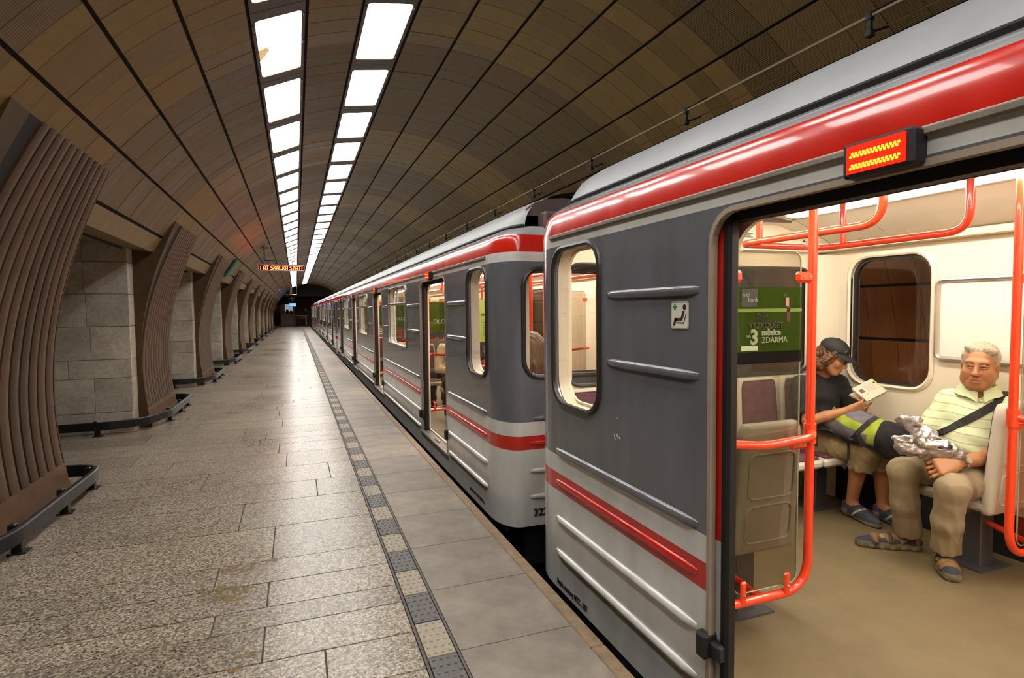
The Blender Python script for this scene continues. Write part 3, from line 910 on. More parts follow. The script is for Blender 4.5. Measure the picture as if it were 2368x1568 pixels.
MB((1.05, 70, 1.6)).box((1.0, 70, 1.5), (1.1, 70.1, 1.75), .01).build('housing', m_under, sg); MB((1.05, 70, 1.6)).ball((1.05, 69.98, 1.68), .035).build('lamp', emit('green_signal', (.05, 1, .35), 3), sg)
MB((1.05, 70, 1.6)).box((1.03, 70.03, -1.2), (1.07, 70.07, 1.5)).build('post', m_under, sg)
# portal frames hanging in front of the headwall
pf = empty('hanging_frame', (0, 55, 3.3), 'pale U-shaped hanging frame before the dark headwall', 'frame')
mb = MB((0, 55, 3.3)); mb.tube([(-.85, 55, 3.86), (-.85, 55, 3.02), (.12, 55, 3.02), (.12, 55, 4.0)], .022, 6); mb.tube([(-.42, 55, 3.02), (-.42, 55, 3.95)], .03, 6); mb.tube([(-.30, 55, 3.02), (-.30, 55, 3.95)], .03, 6)
mb.build('tube', m_alu, pf)

# ------------------------------------------------------------------ dot-matrix sign
SY = 17.8
sgn = empty('led_sign', (-.35, SY, 2.75), 'hanging red dot-matrix sign reading AT SKALKA over the platform', 'sign')
so = (-.35, SY, 2.75)
sx0, sx1, sz0, sz1 = -.972, .270, 2.668, 2.842
mb = MB(so); mb.plate(rrect(sx0, sz0, sx1, sz1, .03, 4), [rrect(sx0 + .022, sz0 + .022, sx1 - .022, sz1 - .022, .012, 3)], lambda u, v, w: (u, SY - .012 + w, v), .14); mb.build('case', mat('sign_case', (.52, .48, .45), .4), sgn)
mb = MB(so); mb.box((sx0 + .02, SY + .02, sz0 + .02), (sx1 - .02, SY + .125, sz1 - .02)); mb.build('back', m_under, sgn)
MB(so).box((sx0 + .02, SY + .004, sz0 + .02), (sx1 - .02, SY + .02, sz1 - .02)).build('display', m_sign_bg, sgn)
FONT = {':': ['000', '010', '010', '000', '010', '010', '000'], ' ': ['00'] * 7,
 'A': ['01110', '10001', '10001', '10001', '11111', '10001', '10001'], 'T': ['11111', '00100', '00100', '00100', '00100', '00100', '00100'],
 'S': ['01111', '10000', '10000', '01110', '00001', '00001', '11110'], 'K': ['10001', '10010', '10100', '11000', '10100', '10010', '10001'],
 'L': ['10000', '10000', '10000', '10000', '10000', '10000', '11111'], 'I': ['010', '010', '010', '010', '010', '010', '010']}
msg = ': AT SKALKA STATI'
cols = []
for ch in msg:
    g = FONT[ch]
    for cidx in range(len(g[0])): cols.append([g[r][cidx] == '1' for r in range(7)])
    cols.append([False] * 7)
cols = cols[:-1]
dw = (sx1 - sx0 - .10) / len(cols); dh = .0165
mb = MB(so)
for ci, cc in enumerate(cols):
    for r in range(7):
        if cc[r]:
            x = sx0 + .045 + ci * dw + (6 - r) * .0022; z = sz1 - .036 - r * dh
            mb.box((x - .001, SY - .002, z - dh * .86), (x + dw * .92, SY + .004, z))
mb.build('lettering', m_sign_led, sgn)
mb = MB(so); mb.tube(arc_path([(-.795, SY + .06, 3.40), (-.795, SY + .06, 2.96), (.06, SY + .06, 2.96)], .02, 3), .016, 8)
for x in (-.70, -.06): mb.tube([(x, SY + .06, 2.96), (x, SY + .06, 2.84)], .011, 6)
mb.box((-.92, SY + .03, 3.30), (-.68, SY + .09, 3.325), M=None)
mb.tube([(.0, SY + .06, 2.96), (.02, SY + .06, 3.91)], .008, 6)
mb.build('bracket', m_under, sgn)

# green exit sign fixed to the vault between columns
gs = empty('exit_sign', (-1.5, 16.15, 2.62), 'green and white exit sign on the vault past the third column', 'sign')
go = (-1.5, 16.15, 2.62)
def vp(a, y, r=R0 - .01): return vault(a, y, r)
mb = MB(go); mb.loft([[vp(141.0, 15.82), vp(141.0, 16.34), vp(141.0, 16.34, R0 - .06), vp(141.0, 15.82, R0 - .06)], [vp(149.6, 15.82), vp(149.6, 16.34), vp(149.6, 16.34, R0 - .06), vp(149.6, 15.82, R0 - .06)]], True, True, True)
mb.build('panel', mat('exit_green', (.03, .16, .10), .4), gs)
mb = MB(go); mb.add([vp(144, 15.86, R0 - .064), vp(144, 16.10, R0 - .064), vp(147, 16.12, R0 - .064), vp(147, 15.90, R0 - .064)], [(0, 1, 2, 3)])
mb.build('pictogram', m_let_w, gs)
mb = MB(go); mb.add([vp(142.0, 15.86, R0 - .064), vp(142.0, 15.95, R0 - .064), vp(143.2, 15.95, R0 - .064), vp(143.2, 15.86, R0 - .064)], [(0, 1, 2, 3)])
mb.build('arrow', m_lettering, gs)
for i, (y, lab) in enumerate([(45.5, 'small blue light on the vault far down the platform'), (51.0, 'tiny blue light on the vault near the far end')]):
    e = empty('blue_lamp', vault(134, y, R0 - .02), lab, 'lamp')
    p = Vector(vault(134, y, R0 - .03))
    MB(p).box(p - Vector((.05, .2, .05)), p + Vector((.03, .2, .03)), .01).build('lens', emit('blue_lens', (.12, .10, 1.0), 1.4 - i * .6), e)

# overhead wire with brackets on the track side of the vault
wr = MB(); wr.tube([(3.2, -6, 3.196), (3.2, 61, 3.196)], .009, 6); wr = wr.build('overhead_wire', mat('wire_grey', (.42, .36, .27), .4, metal=.5)); tag(wr, 'thin pale wire strung above the train roof', 'wire')
wr = MB(); wr.tube([(3.345, -6, 3.165), (3.345, 61, 3.165)], .006, 6); wr = wr.build('lower_wire', mat('wire_brown', (.16, .09, .045), .5)); tag(wr, 'dark thin wire below and behind the pale overhead wire', 'wire')
br_ = MB(); br_.box((-.012, -.012, -.075), (.012, .012, .03), .003); br_.box((-.02, -.016, -.02), (.02, .016, .02), .004); br_.box((-.022, -.02, -.115), (.022, .02, -.07), .005)
br_.tube([(.0, 0, -.09), (.15, 0, -.03)], .008, 6); br_.tube([(0, 0, .02), (.26, 0, .16)], .007, 6)
br_me = br_.mesh('bracket', m_under)
for i in range(-4, 34):
    y = 2.5 + 1.70 * i
    o = link('wire_bracket', br_me, None, loc=(3.2, y, 3.19))
    tag(o, 'dark wire bracket, %s' % ('%s visible one above the train from the camera' % ordinal(i + 1) if i >= 0 else '%s one behind the camera' % ordinal(-i)), 'bracket', 'brackets of the overhead wire')
# ------------------------------------------------------------------ the train
XL, XRR = 1.41, 3.88            # outer side planes
XC = 2.645
XLI, XRI = 1.50, 3.80           # inner linings
EA, EB = .16, .30               # plan radii of the body corners
DOOR0, DSTEP, WIN0 = 2.32, 4.55, 4.68
ROOFP = [(2.127, .15), (2.17, .165), (2.21, .187), (2.25, .217), (2.285, .255), (2.315, .302), (2.345, .37), (2.38, .47), (2.415, .60), (2.445, .76), (2.467, .95), (2.475, 1.235)]
SHOULD = [(1.90, 0.0), (1.918, .0), (1.95, .003), (1.985, .008), (2.02, .016), (2.045, .026), (2.06, .038), (2.075, .055), (2.095, .085), (2.127, .15)]

def corner_path(end, sgn, d=0.0, y_in=None, n=9, a=EA, b=EB, full=True):
    """plan points from the left side round the end to the right side; end plane at y=end, body lies towards -sgn"""
    pts = []
    xl, xr = XL + d, XRR - d
    e = end - sgn * d * .5
    for i in range(n):
        t = math.radians(90 * i / (n - 1))
        pts.append((xl + a - a * math.cos(t), e - sgn * (b - b * math.sin(t))))
    if full:
        for i in range(n):
            t = math.radians(90 - 90 * i / (n - 1))
            pts.append((xr - a + a * math.cos(t), e - sgn * (b - b * math.sin(t))))
    return pts

def bead(mb, y0, y1, z, x=XL, h=.019, p=.017, frame=None):
    """pressed stiffening bead along the side, tapered at its ends"""
    L = y1 - y0; loops = []
    for t, s in ((0, .08), (.03 / abs(L), .6), (.075 / abs(L), 1), (1 - .075 / abs(L), 1), (1 - .03 / abs(L), .6), (1, .08)):
        y = y0 + L * t; row = []
        for k in range(7):
            a = math.pi * k / 6
            row.append((x - p * s * math.sin(a) ** .8, y, z + h * (s * .4 + .6) * math.cos(a)))
        loops.append(row)
    if frame: loops = [[frame(*q) for q in r] for r in loops]
    mb.loft(loops, False)

def ring_tube(mb, loop, frame, r, n=8, w=0.0):
    mb.tube([frame(u, v, w) for u, v in loop], r, n, closed=True)

FL = lambda u, v, w: (XL + w, u, v)             # left side plate (u=y, v=z)
FLI = lambda u, v, w: (XLI + w, u, v)
FRI = lambda u, v, w: (XRI + w, u, v)
FRO = lambda u, v, w: (XRR - w, u, v)

def make_car(name, label, ya, yb, e0, e1, level, group=None, num=None):
    """car between ya and yb; e0/e1: build a closed body end there. level 2 = near, 1 = second, 0 = far"""
    o0 = Vector((XC, (ya + yb) / 2, 0))
    car = empty('metro_car', o0, label, 'train car', group)
    ref = e0 if e0 is not None else e1
    sg = -1 if e1 is not None and e0 is None else 1          # measuring direction from the reference end
    off = lambda d: ref + sg * d
    ndoor = 4
    doors = [off(DOOR0 + DSTEP * k) for k in range(ndoor)]
    wins = [off(WIN0 + DSTEP * k) for k in range(ndoor - 1)]
    L = 13.65 + 2 * DOOR0
    small = [off(.61), off(L - .61)]
    lo = ya + (EB if e0 is not None else 0); hi = yb - (EB if e1 is not None else 0)
    inside = lambda y, h: lo + .01 < y - h and y + h < hi - .01
    doors = [d for d in doors if inside(d, .62)]; wins = [w for w in wins if inside(w, .8)]; small = [s for s in small if inside(s, .275)]
    DW = .622
    door_loops = [rrect(d - DW, .035, d + DW, 1.835, (0, 0, .11, .11), 5) for d in doors]
    win_loops = [rrect(w - .80, .985, w + .80, 1.842, .10, 5) for w in wins]
    sm_loops = [rrect(s - .272, .955, s + .272, 1.838, (.15, .15, .13, .13), 6) for s in small]
    N = lambda: MB(o0)
    # --- outer skin: side, corners, end wall
    sk = N(); sk.plate([(lo, -.15), (hi, -.15), (hi, 1.90), (lo, 1.90)], door_loops + win_loops + sm_loops, FL, .026)
    sk.build('side_panel', m_livery, car, smooth=30)
    rs = N(); rs.plate([(lo, -.15), (hi, -.15), (hi, 1.90), (lo, 1.90)], [rrect(w - .78, .975, w + .78, 1.845, .12, 4) for w in wins] + [rrect(s - .275, .96, s + .275, 1.84, .13, 4) for s in small], FRO, .03)
    rs.build('side_panel', m_livery, car)
    for end, sgn in ((e0, -1), (e1, 1)):
        if end is None: continue
        cp = corner_path(end, sgn)
        c1, c2 = cp[:9], cp[9:]
        for c in (c1, c2):
            mb = N(); mb.loft([[(x, y, z) for x, y in c] for z in (-.15, -.12, .1, .428, .541, .637, 1.2, 1.858, 1.90)], False)
            mb.build('corner_panel', m_livery, car, smooth=True)
        xa, xb = c1[-1][0], c2[0][0]
        ew_ = [rrect(xa + .015, .985, 2.45, 1.80, .13, 5), rrect(2.84, .985, xb - .015, 1.80, .13, 5)]
        fe = lambda u, v, w: (u, end - sgn * w, v)
        mb = N(); mb.plate([(xa, -.15), (xb, -.15), (xb, 1.90), (xa, 1.90)], ew_, fe, .05); mb.build('end_wall', m_livery, car, smooth=30)
        for i, wl in enumerate(ew_):
            mb = N(); ring_tube(mb, wl, fe, .020, 8); wf = mb.build('window_frame', m_gasket, car, smooth=True)
            mb = N(); mb.plate(wl, [], lambda u, v, w: (u, end - sgn * (.02 + w), v), 0); mb.build('pane', m_glass, wf)
        mb = N()
        for z in (.672, .485, .272, .073):
            bead(mb, xa + .09 if z > .6 else xa + .06, xb - .06, z, x=0, p=.015, frame=lambda x, u, v: (u, end - sgn * x, v))
        mb.build('end_bead', m_livery, car, smooth=True)
        mb = N(); mb.box((xa + .05, end - sgn * .1, -.5), (xb - .05, end - sgn * .2, -.13)); mb.box((2.45, end - sgn * .05, -.75), (2.85, end + sgn * .28, -.5), .03); mb.build('coupler', m_under, car)
        # vent hood above the end wall
        mb = N(); mb.box((1.78, end - sgn * .05, 2.11), (3.51, end - sgn * .185, 2.245), .02); mb.loft([[(x, end - sgn * (d * .5 - .006), z) for x in (1.78, 3.51)] for z, d in SHOULD if z >= 2.04], False); mb.build('bulkhead', m_mauve, car)
        mb = N(); loops = []
        for i in range(9):
            a = math.pi * i / 8
            loops.append([(2.0 - .34 * math.cos(a), end - sgn * .16, 2.22 + .15 * math.sin(a)), (2.0 - .34 * math.cos(a), end - sgn * .55, 2.22 + .15 * math.sin(a))])
        mb.loft(loops, False); mb.add([loops[i][0] for i in range(9)], [tuple(range(9))]); mb.build('vent_hood', m_mauve, car, smooth=True)
        mb = N(); mb.box((1.98, end - sgn * .52, 2.225), (3.31, end - sgn * .6, 2.42)); mb.build('recess', m_under, car)
    # --- shoulder (red band, white above) wraps the ends
    def plan(d, zsel):
        left = []; right = []
        if e0 is not None:
            c = corner_path(e0, -1, d); a0, a1 = c[:9][::-1], c[9:]
        else: a0, a1 = [(XL + d, ya)], [(XRR - d, ya)]
        if e1 is not None:
            c = corner_path(e1, 1, d); b0, b1 = c[:9], c[9:][::-1]
        else: b0, b1 = [(XL + d, yb)], [(XRR - d, yb)]
        return a0, b0, a1, b1
    rows = []
    for z, d in SHOULD:
        a0, b0, a1, b1 = plan(d, z)
        if e0 is not None and e1 is not None:
            ring = a0 + b0 + b1[::-1] + a1[::-1]; cl = True
            ring = a0[:] + b0[:] + list(reversed(b1)) + list(reversed(a1))
        else:
            if e1 is not None: ring = a0 + b0 + list(reversed(b1)) + a1
            else: ring = b0[::-1] + a0[::-1] + a1 + b1
            cl = False
        rows.append([(x, y, z) for x, y in ring])
    mb = N(); mb.loft(rows, cl); mb.build('shoulder', m_livery, car, smooth=50)
    # gutter strip under the red band
    g0, g1 = (ya + .36 if e0 is not None else ya), (yb - .30 if e1 is not None else yb)
    mb = N(); mb.box((XL - .014, g0, 1.900), (XL + .01, g1, 1.921), .004); mb.build('gutter', m_gutter, car)
    # --- roof
    rows = []
    for z, d in ROOFP:
        row = []
        f = max(0.0, 1 - d / .55)
        if e0 is not None:
            for i in range(7):
                t = math.radians(90 - 90 * i / 6)
                row.append((XL + d + .11 * f * (1 - math.cos(t)), e0 + .10 + (z - 2.127) * .35 + .36 * (1 - math.sin(t)), z))
        else: row += [(XL + d, ya, z)] * 7
        if e1 is not None:
            for i in range(7):
                t = math.radians(90 * i / 6)
                row.append((XL + d + .11 * f * (1 - math.cos(t)), e1 - .10 - (z - 2.127) * .35 - .36 * (1 - math.sin(t)), z))
        else: row += [(XL + d, yb, z)] * 7
        rows.append(row)
    full = rows + [[(2 * XC - x, y, z) for x, y, z in r] for r in rows[:-1][::-1]]
    mb = N(); mb.loft(full, False); mb.build('roof', m_roof, car, smooth=35)
    mb = N(); mb.tube([(x - .004, y, z + .004) for x, y, z in rows[0]], .016, 6); mb.tube([(2 * XC - x + .004, y, z + .004) for x, y, z in rows[0]], .016, 6); mb.build('roof_seal', m_rubber, car)
    # under the floor
    mb = N(); mb.box((XL + .05, ya + .1, -.20), (XRR - .05, yb - .1, -.02)); mb.box((XL + .3, ya + 1, -.95), (XRR - .3, yb - 1, -.2)); mb.build('underframe', m_under, car)
    # --- beads on the side
    edges = sorted([lo + .05] + [v for d in doors for v in (d - DW - .055, d + DW + .055)] + [hi - .05])
    spans = [(edges[i], edges[i + 1]) for i in range(0, len(edges), 2)]
    for a, b in spans:
        if b - a < .3: continue
        blk = [(w - .84, w + .84) for w in wins if a < w < b] + [(s - .33, s + .33) for s in small if a < s < b]
        for z in (1.565, 1.24):
            segs = [(a, b)]
            for p, q_ in blk:
                segs = [s for s0, s1 in segs for s in ((s0, p), (q_, s1)) if s[1] - s[0] > .14]
            for s0, s1 in segs:
                mb = N(); bead(mb, s0 + .01, s1 - .01, z); mb.build('bead', m_livery, car, smooth=True)
        for z in (.672, .485, .272, .073):
            mb = N(); bead(mb, a + .01, b - .01, z, h=.021, p=(.014 if z == .485 else .019)); mb.build('bead', m_livery, car, smooth=True)
    # --- doors: open leaves peeping out of their pockets, frames, sills, latches
    for i, d in enumerate(doors):
        fr_ = N(); fr_.plate(rrect(d - DW - .012, .03, d + DW + .012, 1.847, (0, 0, .12, .12), 5), [rrect(d - DW + .006, .035, d + DW - .006, 1.829, (0, 0, .105, .105), 5)], lambda u, v, w: (XL - .004 + w, u, v), .026)
        df = fr_.build('door_frame', m_beige, car)
        for s in (1, -1):
            a = d + s * (DW - .028); b = d + s * (DW + .4)
            lf = N(); lf.box((XL + .030, a, .637), (XL + .060, b, 1.835)); lf = lf.build('door_leaf', m_redp, car)
            lw = N(); lw.box((XL + .030, a, .045), (XL + .060, b, .637)); lw.build('lower_panel', m_white, lf)
            se = N(); se.box((XL + .022, a - s * .042, .045), (XL + .068, a, 1.83), .010); se.build('seal', m_rubber, lf)
            la = N(); la.box((XL - .03, d + s * (DW - .01), .185), (XL + .05, d + s * (DW + .045), .285), .01); la.box((XL - .005, d + s * (DW - .06), .195), (XL + .05, d + s * (DW - .005), .26), .008); la.build('latch', m_under, df)
        hd = N(); hd.box((XL + .045, d - DW, 1.80), (XL + .10, d + DW, 1.85)); hd.build('header_seal', m_rubber, df)
        si = N(); si.box((XL - .012, d - DW - .05, -.005), (XL + .12, d + DW + .05, .036), .004); si.box((XL + .02, d - .12, .036), (XL + .05, d + .05, .06), .006); si.build('sill', m_steel, car)
        if level >= 1:
            tr = N()
            for k in range(26): tr.box((XL + .125, d - DW + .03 + k * (2 * DW - .06) / 26, .040), (XL + .185, d - DW + .03 + (k + .6) * (2 * DW - .06) / 26, .047))
            tr.build('tread', m_alu, car)
    # --- window gaskets, panes, reveals
    for lp_, w0, tall in [(l, w, 1) for l, w in zip(win_loops, wins)] + [(l, s, 0) for l, s in zip(sm_loops, small)]:
        mb = N(); ring_tube(mb, lp_, FL, .017 if not tall else .013, 8, -.002); wf = mb.build('window_frame', m_gasket if not tall else m_steel, car, smooth=True)
        mb = N(); mb.plate(lp_, [], lambda u, v, w: (XL + .018 + w, u, v), 0); mb.build('pane', m_glass_s if level == 2 else m_glass, wf)
        if tall:
            mb = N(); mb.box((XL - .012, w0 - .80, 1.575), (XL + .02, w0 + .80, 1.612), .005); mb.box((XL - .004, w0 - .02, 1.60), (XL + .02, w0 + .02, 1.84), .004); mb.build('glazing_bar', m_steel, wf)
        if level >= 1:
            g = .03
            inner = [(u + (g if u < w0 else -g) * .5, v) for u, v in lp_]
            mb = N(); mb.loft([[FL(u, v, .03) for u, v in lp_], [(XLI - .002, u, v) for u, v in inner]], True); mb.build('reveal', m_cream, wf, smooth=50)
    # indicator lamps over the doors
    for d in doors:
        yl = d - .04 * sg if level == 2 else d
        yl = 1.043 if (level == 2 and abs(d - 1.08) < .3) else d - .02
        il = N(); il.box((XL - .048, yl - .095, 1.832), (XL + .01, yl + .095, 1.922), .008); il = il.build('indicator_lamp', m_under, car)
        ln = N(); ln.box((XL - .052, yl - .078, 1.842), (XL - .046, yl + .078, 1.912), .002); ln.build('lens', m_led_r, il)
        dots = N()
        for r in range(2):
            for k in range(13):
                for q_ in range(2 if level == 2 else 1):
                    y = yl - .064 + .128 * (k + .5 * q_) / 12.5; z = 1.891 - .030 * r - .007 * q_
                    dots.ball((XL - .052, y, z), .0042 if level == 2 else .0035, 6)
        dots.build('led', m_led, il)
    return car, o0, doors, wins, small

def interior(car, o0, ya, yb, e0, e1, doors, wins, small, level):
    """floor, linings, ceiling, light strips"""
    N = lambda: MB(o0)
    a = ya + (.07 if e0 is not None else 0); b = yb - (.07 if e1 is not None else 0)
    mb = N(); mb.box((XL + .12, a, -.02), (XRR - .05, b, .04)); mb.build('floor_covering', m_carfloor, car)
    DW = .61
    holes = [rrect(d - DW, .05, d + DW, 1.80, (0, 0, .14, .14), 5) for d in doors] + [rrect(w - .77, 1.0, w + .77, 1.828, .10, 5) for w in wins] + [rrect(s - .27, .97, s + .27, 1.824, .13, 5) for s in small]
    mb = N(); mb.plate([(a, .04), (b, .04), (b, 1.96), (a, 1.96)], holes, FLI, .018); mb.build('platform_side_lining', m_cream, car, smooth=30)
    holes = [rrect(w - .77, 1.0, w + .77, 1.828, .14, 6) for w in wins] + [rrect(s - .285, .955, s + .285, 1.838, .13, 6) for s in small] + [rrect(d - DW, .05, d + DW, 1.84, (0, 0, .14, .14), 5) for d in doors]
    mb = N(); mb.plate([(a, .31), (b, .31), (b, 1.96), (a, 1.96)], [h for h in holes[:-len(doors)]] if doors else holes, FRI, .018) if False else None
    # far lining in pieces between the far doors
    dl = sorted(doors); cuts = [a] + [v for d in dl for v in (d - DW, d + DW)] + [b]
    mb = N()
    for i in range(0, len(cuts), 2):
        p, q_ = cuts[i], cuts[i + 1]
        hh = [h for h in holes[:len(wins) + len(small)] if p < sum(u for u, v in h) / len(h) < q_]
        mb.plate([(p, .30), (q_, .30), (q_, 1.96), (p, 1.96)], hh, FRI, .018)
        mb.box((XRI + .04, p, .04), (XRI + .06, q_, .31))
    for d in dl: mb.box((XRI, d - DW, 1.80), (XRI + .02, d + DW, 1.96))
    mb.build('far_lining', m_cream, car, smooth=30)
    mb = N()
    for i in range(0, len(cuts), 2): mb.box((XRI + .012, cuts[i], .04), (XRI + .035, cuts[i + 1], .30))
    mb.build('heater_recess', m_under, car)
    for d in dl:      # closed doors on the far side
        for s in (-1, 1):
            y0, y1 = (d - DW, d - .015) if s < 0 else (d + .015, d + DW)
            mb = N(); mb.plate(rrect(y0, .05, y1, 1.82, .02, 2), [rrect(y0 + .11, .90, y1 - .11, 1.66, .10, 5)], lambda u, v, w: (XRI + .035 + w, u, v), .03); fd = mb.build('far_door_leaf', m_orange, car)
            mb = N(); mb.plate(rrect(y0 + .11, .90, y1 - .11, 1.66, .10, 5), [], lambda u, v, w: (XRI + .05, u, v), 0); mb.build('pane', m_glass_d, fd)
    for lp_, c_ in zip(holes[:len(wins) + len(small)], list(wins) + list(small)):
        mb = N(); cyy = sum(u for u, v in lp_) / len(lp_); czz = (min(v for u, v in lp_) + max(v for u, v in lp_)) / 2
        hw_ = max(u for u, v in lp_) - cyy; hv = max(v for u, v in lp_) - czz
        big = [(cyy + (u - cyy) * (hw_ + .028) / hw_, czz + (v - czz) * (hv + .028) / hv) for u, v in lp_]
        ins = [(cyy + (u - cyy) * (hw_ - .022) / hw_, czz + (v - czz) * (hv - .022) / hv) for u, v in lp_]
        mb.loft([[FRI(u, v, -.004) for u, v in big], [FRI(u, v, -.016) for u, v in [(cyy + (u - cyy) * (hw_ + .012) / hw_, czz + (v - czz) * (hv + .012) / hv) for u, v in lp_]], [FRI(u, v, -.006) for u, v in lp_], [FRI(u, v, .03) for u, v in lp_]], True)
        wf = mb.build('far_window_frame', m_cream, car, smooth=50)
        mb = N(); mb.loft([[FRI(u, v, .028) for u, v in big], [FRI(u, v, .026) for u, v in ins], [FRI(u, v, .05) for u, v in ins]], True); mb.build('gasket', m_gasket, wf)
        mb = N(); mb.plate(big, [], lambda u, v, w: (XRI + .042, u, v), 0); mb.build('pane', m_glass_d, wf)
    # ceiling with coves
    prof_ = [(XLI, 1.95), (XLI + .06, 1.965), (XLI + .14, 2.0), (XLI + .30, 2.08), (XLI + .42, 2.125), (XLI + .70, 2.155), (XC, 2.185), (XRI - .70, 2.155), (XRI - .42, 2.125), (XRI - .30, 2.08), (XRI - .14, 2.0), (XRI - .06, 1.965), (XRI, 1.95)]
    ca = a + (.13 if e0 is not None else 0); cb = b - (.13 if e1 is not None else 0)
    mb = N(); mb.loft([[(x, ca, z) for x, z in prof_], [(x, cb, z) for x, z in prof_]], False); mb.loft([[(XLI + .3 + (x - XLI) * .76, y_, min(z, 2.10)) for x, z in prof_[3:10]] for y_ in (ca - .12, ca + .01)] if False else [[(x, ca, z + .02) for x, z in prof_[2:11]], [(x, cb, z + .02) for x, z in prof_[2:11]]], False); mb.build('ceiling_lining', m_cream, car, smooth=40)
    for x in (XLI + .055, XRI - .055):
        mb = N(); mb.tube([(x, a, 1.928), (x, b, 1.928)], .026, 8); mb.build('moulding', m_cream, car, smooth=True)
    for x in (2.045, 3.245):
        a1, b1 = a + .25, b - .25
        mb = N(); mb.box((x - .085, a1 - .03, 2.128), (x + .085, b1 + .03, 2.16), .01); ls = mb.build('light_housing', m_cream, car)
        mb = N(); mb.box((x - .065, a1, 2.116), (x + .065, b1, 2.130), .004); mb.build('light_strip', m_tube, ls)
    if level >= 1:
        mb = N()
        y = a + .5
        while y < b - .2:
            for s in (XLI + .02, XRI - .02):
                sx = 1 if s < XC else -1
                mb.tube([(s + sx * .11, y, 1.995), (s + sx * .28, y, 2.083), (s + sx * .40, y, 2.128)], .0022, 4)
            y += .92
        for s in (XLI + .425, XRI - .425): mb.tube([(s, a, 2.122), (s, b, 2.122)], .0022, 4)
        mb.build('panel_joint', m_gutter, car)
    for end, sgn in ((e0, -1), (e1, 1)):
        if end is None: continue
        y = end - sgn * .07
        hl = [rrect(XL + EA + .03, 1.0, 2.44, 1.785, .12, 5), rrect(2.85, 1.0, XRR - EA - .03, 1.785, .12, 5)]
        mb = N(); mb.plate([(XLI, .04), (XRI, .04), (XRI, 1.90), (XRI - .14, 1.95), (XRI - .30, 2.06), (XRI - .45, 2.10), (XLI + .45, 2.10), (XLI + .30, 2.06), (XLI + .14, 1.95), (XLI, 1.90)], hl, lambda u, v, w: (u, y - sgn * w, v), .012); el_ = mb.build('end_lining', m_cream, car, smooth=30)
        yc = end - sgn * .195
        zt = lambda x: float(np.interp(min(x - XLI, XRI - x), [0, .14, .30, .45], [1.90, 1.95, 2.06, 2.10]))
        mb = N(); mb.loft([[(x, y, zt(x)) for x, z in prof_], [(x, yc, z) for x, z in prof_]], False); mb.build('cove_lining', m_cream, car)
        for h in hl:
            mb = N(); ring_tube(mb, h, lambda u, v, w: (u, y - sgn * .012, v), .013, 6); mb.build('end_window_trim', m_gasket, car, smooth=True)
        mb = N(); mb.tube([(XLI + .05, y - sgn * .02, 1.928), (XRI - .05, y - sgn * .02, 1.928)], .03, 8); mb.build('moulding', m_cream, car, smooth=True)
        mb = N()
        for sx, cx in ((1, XLI), (-1, XRI)):
            rowa = []; 
            pts = [(cx + sx * .16 * (1 - math.sin(t)), y - sgn * .16 * (1 - math.cos(t))) for t in np.linspace(0, math.pi / 2, 7)]
            mb.loft([[(p, q_, z) for p, q_ in pts] for z in (.05, 1.89)], False)
        mb.build('corner_lining', m_cream, car, smooth=True)
        mb = N()
        for x in (2.52, 2.77): mb.box((x, y - sgn * .013, .04), (x + .006, y - sgn * .017, 1.9))
        mb.build('panel_joint', m_gutter, car)

# near car: the end seen is its far end
near_car, n0, nd, nw, ns_ = make_car('metro_car', 'nearest grey, white and red train car with its door open in front of the camera', -4.2, 3.40, None, 3.40, 2)
interior(near_car, n0, -4.2, 3.40, None, 3.40, nd, nw, ns_, 2)
mb = MB(n0); mb.box((XLI, -4.2, -.15), (XRR, -4.15, 2.6)); mb.build('cut_end_wall', m_cream, near_car)  # unseen wall added where the car is cut off, stops light leaks
LEN = 13.65 + 2 * DOOR0
cars = []
y = 3.98
for i in range(3):
    lab = ['second train car, whose rounded end with the number 32 stands past the gap', 'third train car, beyond the second one along the platform', 'fourth train car, the farthest one, small at the platform end'][i]
    c = make_car('metro_car', lab, y, y + LEN, y, y + LEN, 1 if i == 0 else 0)
    interior(c[0], c[1], y, y + LEN, y, y + LEN, c[2], c[3], c[4], 1 if i == 0 else 0)
    cars.append((c, y)); y += LEN + .58
car2, c20 = cars[0][0][0], cars[0][0][1]

# lettering on the cars
def put_text(body, size, m, M, parent, off, align='LEFT', bold=0.0, sx=1.0, name='lettering', shear=0.0):
    me = text_mesh(body, size, m, align, bold, sx, shear)
    o = link(name, me, parent)
    o.matrix_local = Matrix.Translation(-Vector(off)) @ M
    return o
put_text('Brzda soustavy MTZ . 337', .044, m_lettering, M_side((XL - .001, 3.035, -.118)), near_car, n0, sx=.80, bold=.0008)
put_text('HMOTNOST VOZU 28 980 kg', .038, m_lettering, M_side((XL - .001, 4.865, -.095)), car2, c20, sx=.86, bold=.0006)
put_text('3221', .078, m_lettering, M_front((1.655, 3.978, -.075)), car2, c20, bold=.003)
put_text('3222', .085, m_lettering, M_front((3.585, 3.312, 1.985)), near_car, n0, sx=.62)
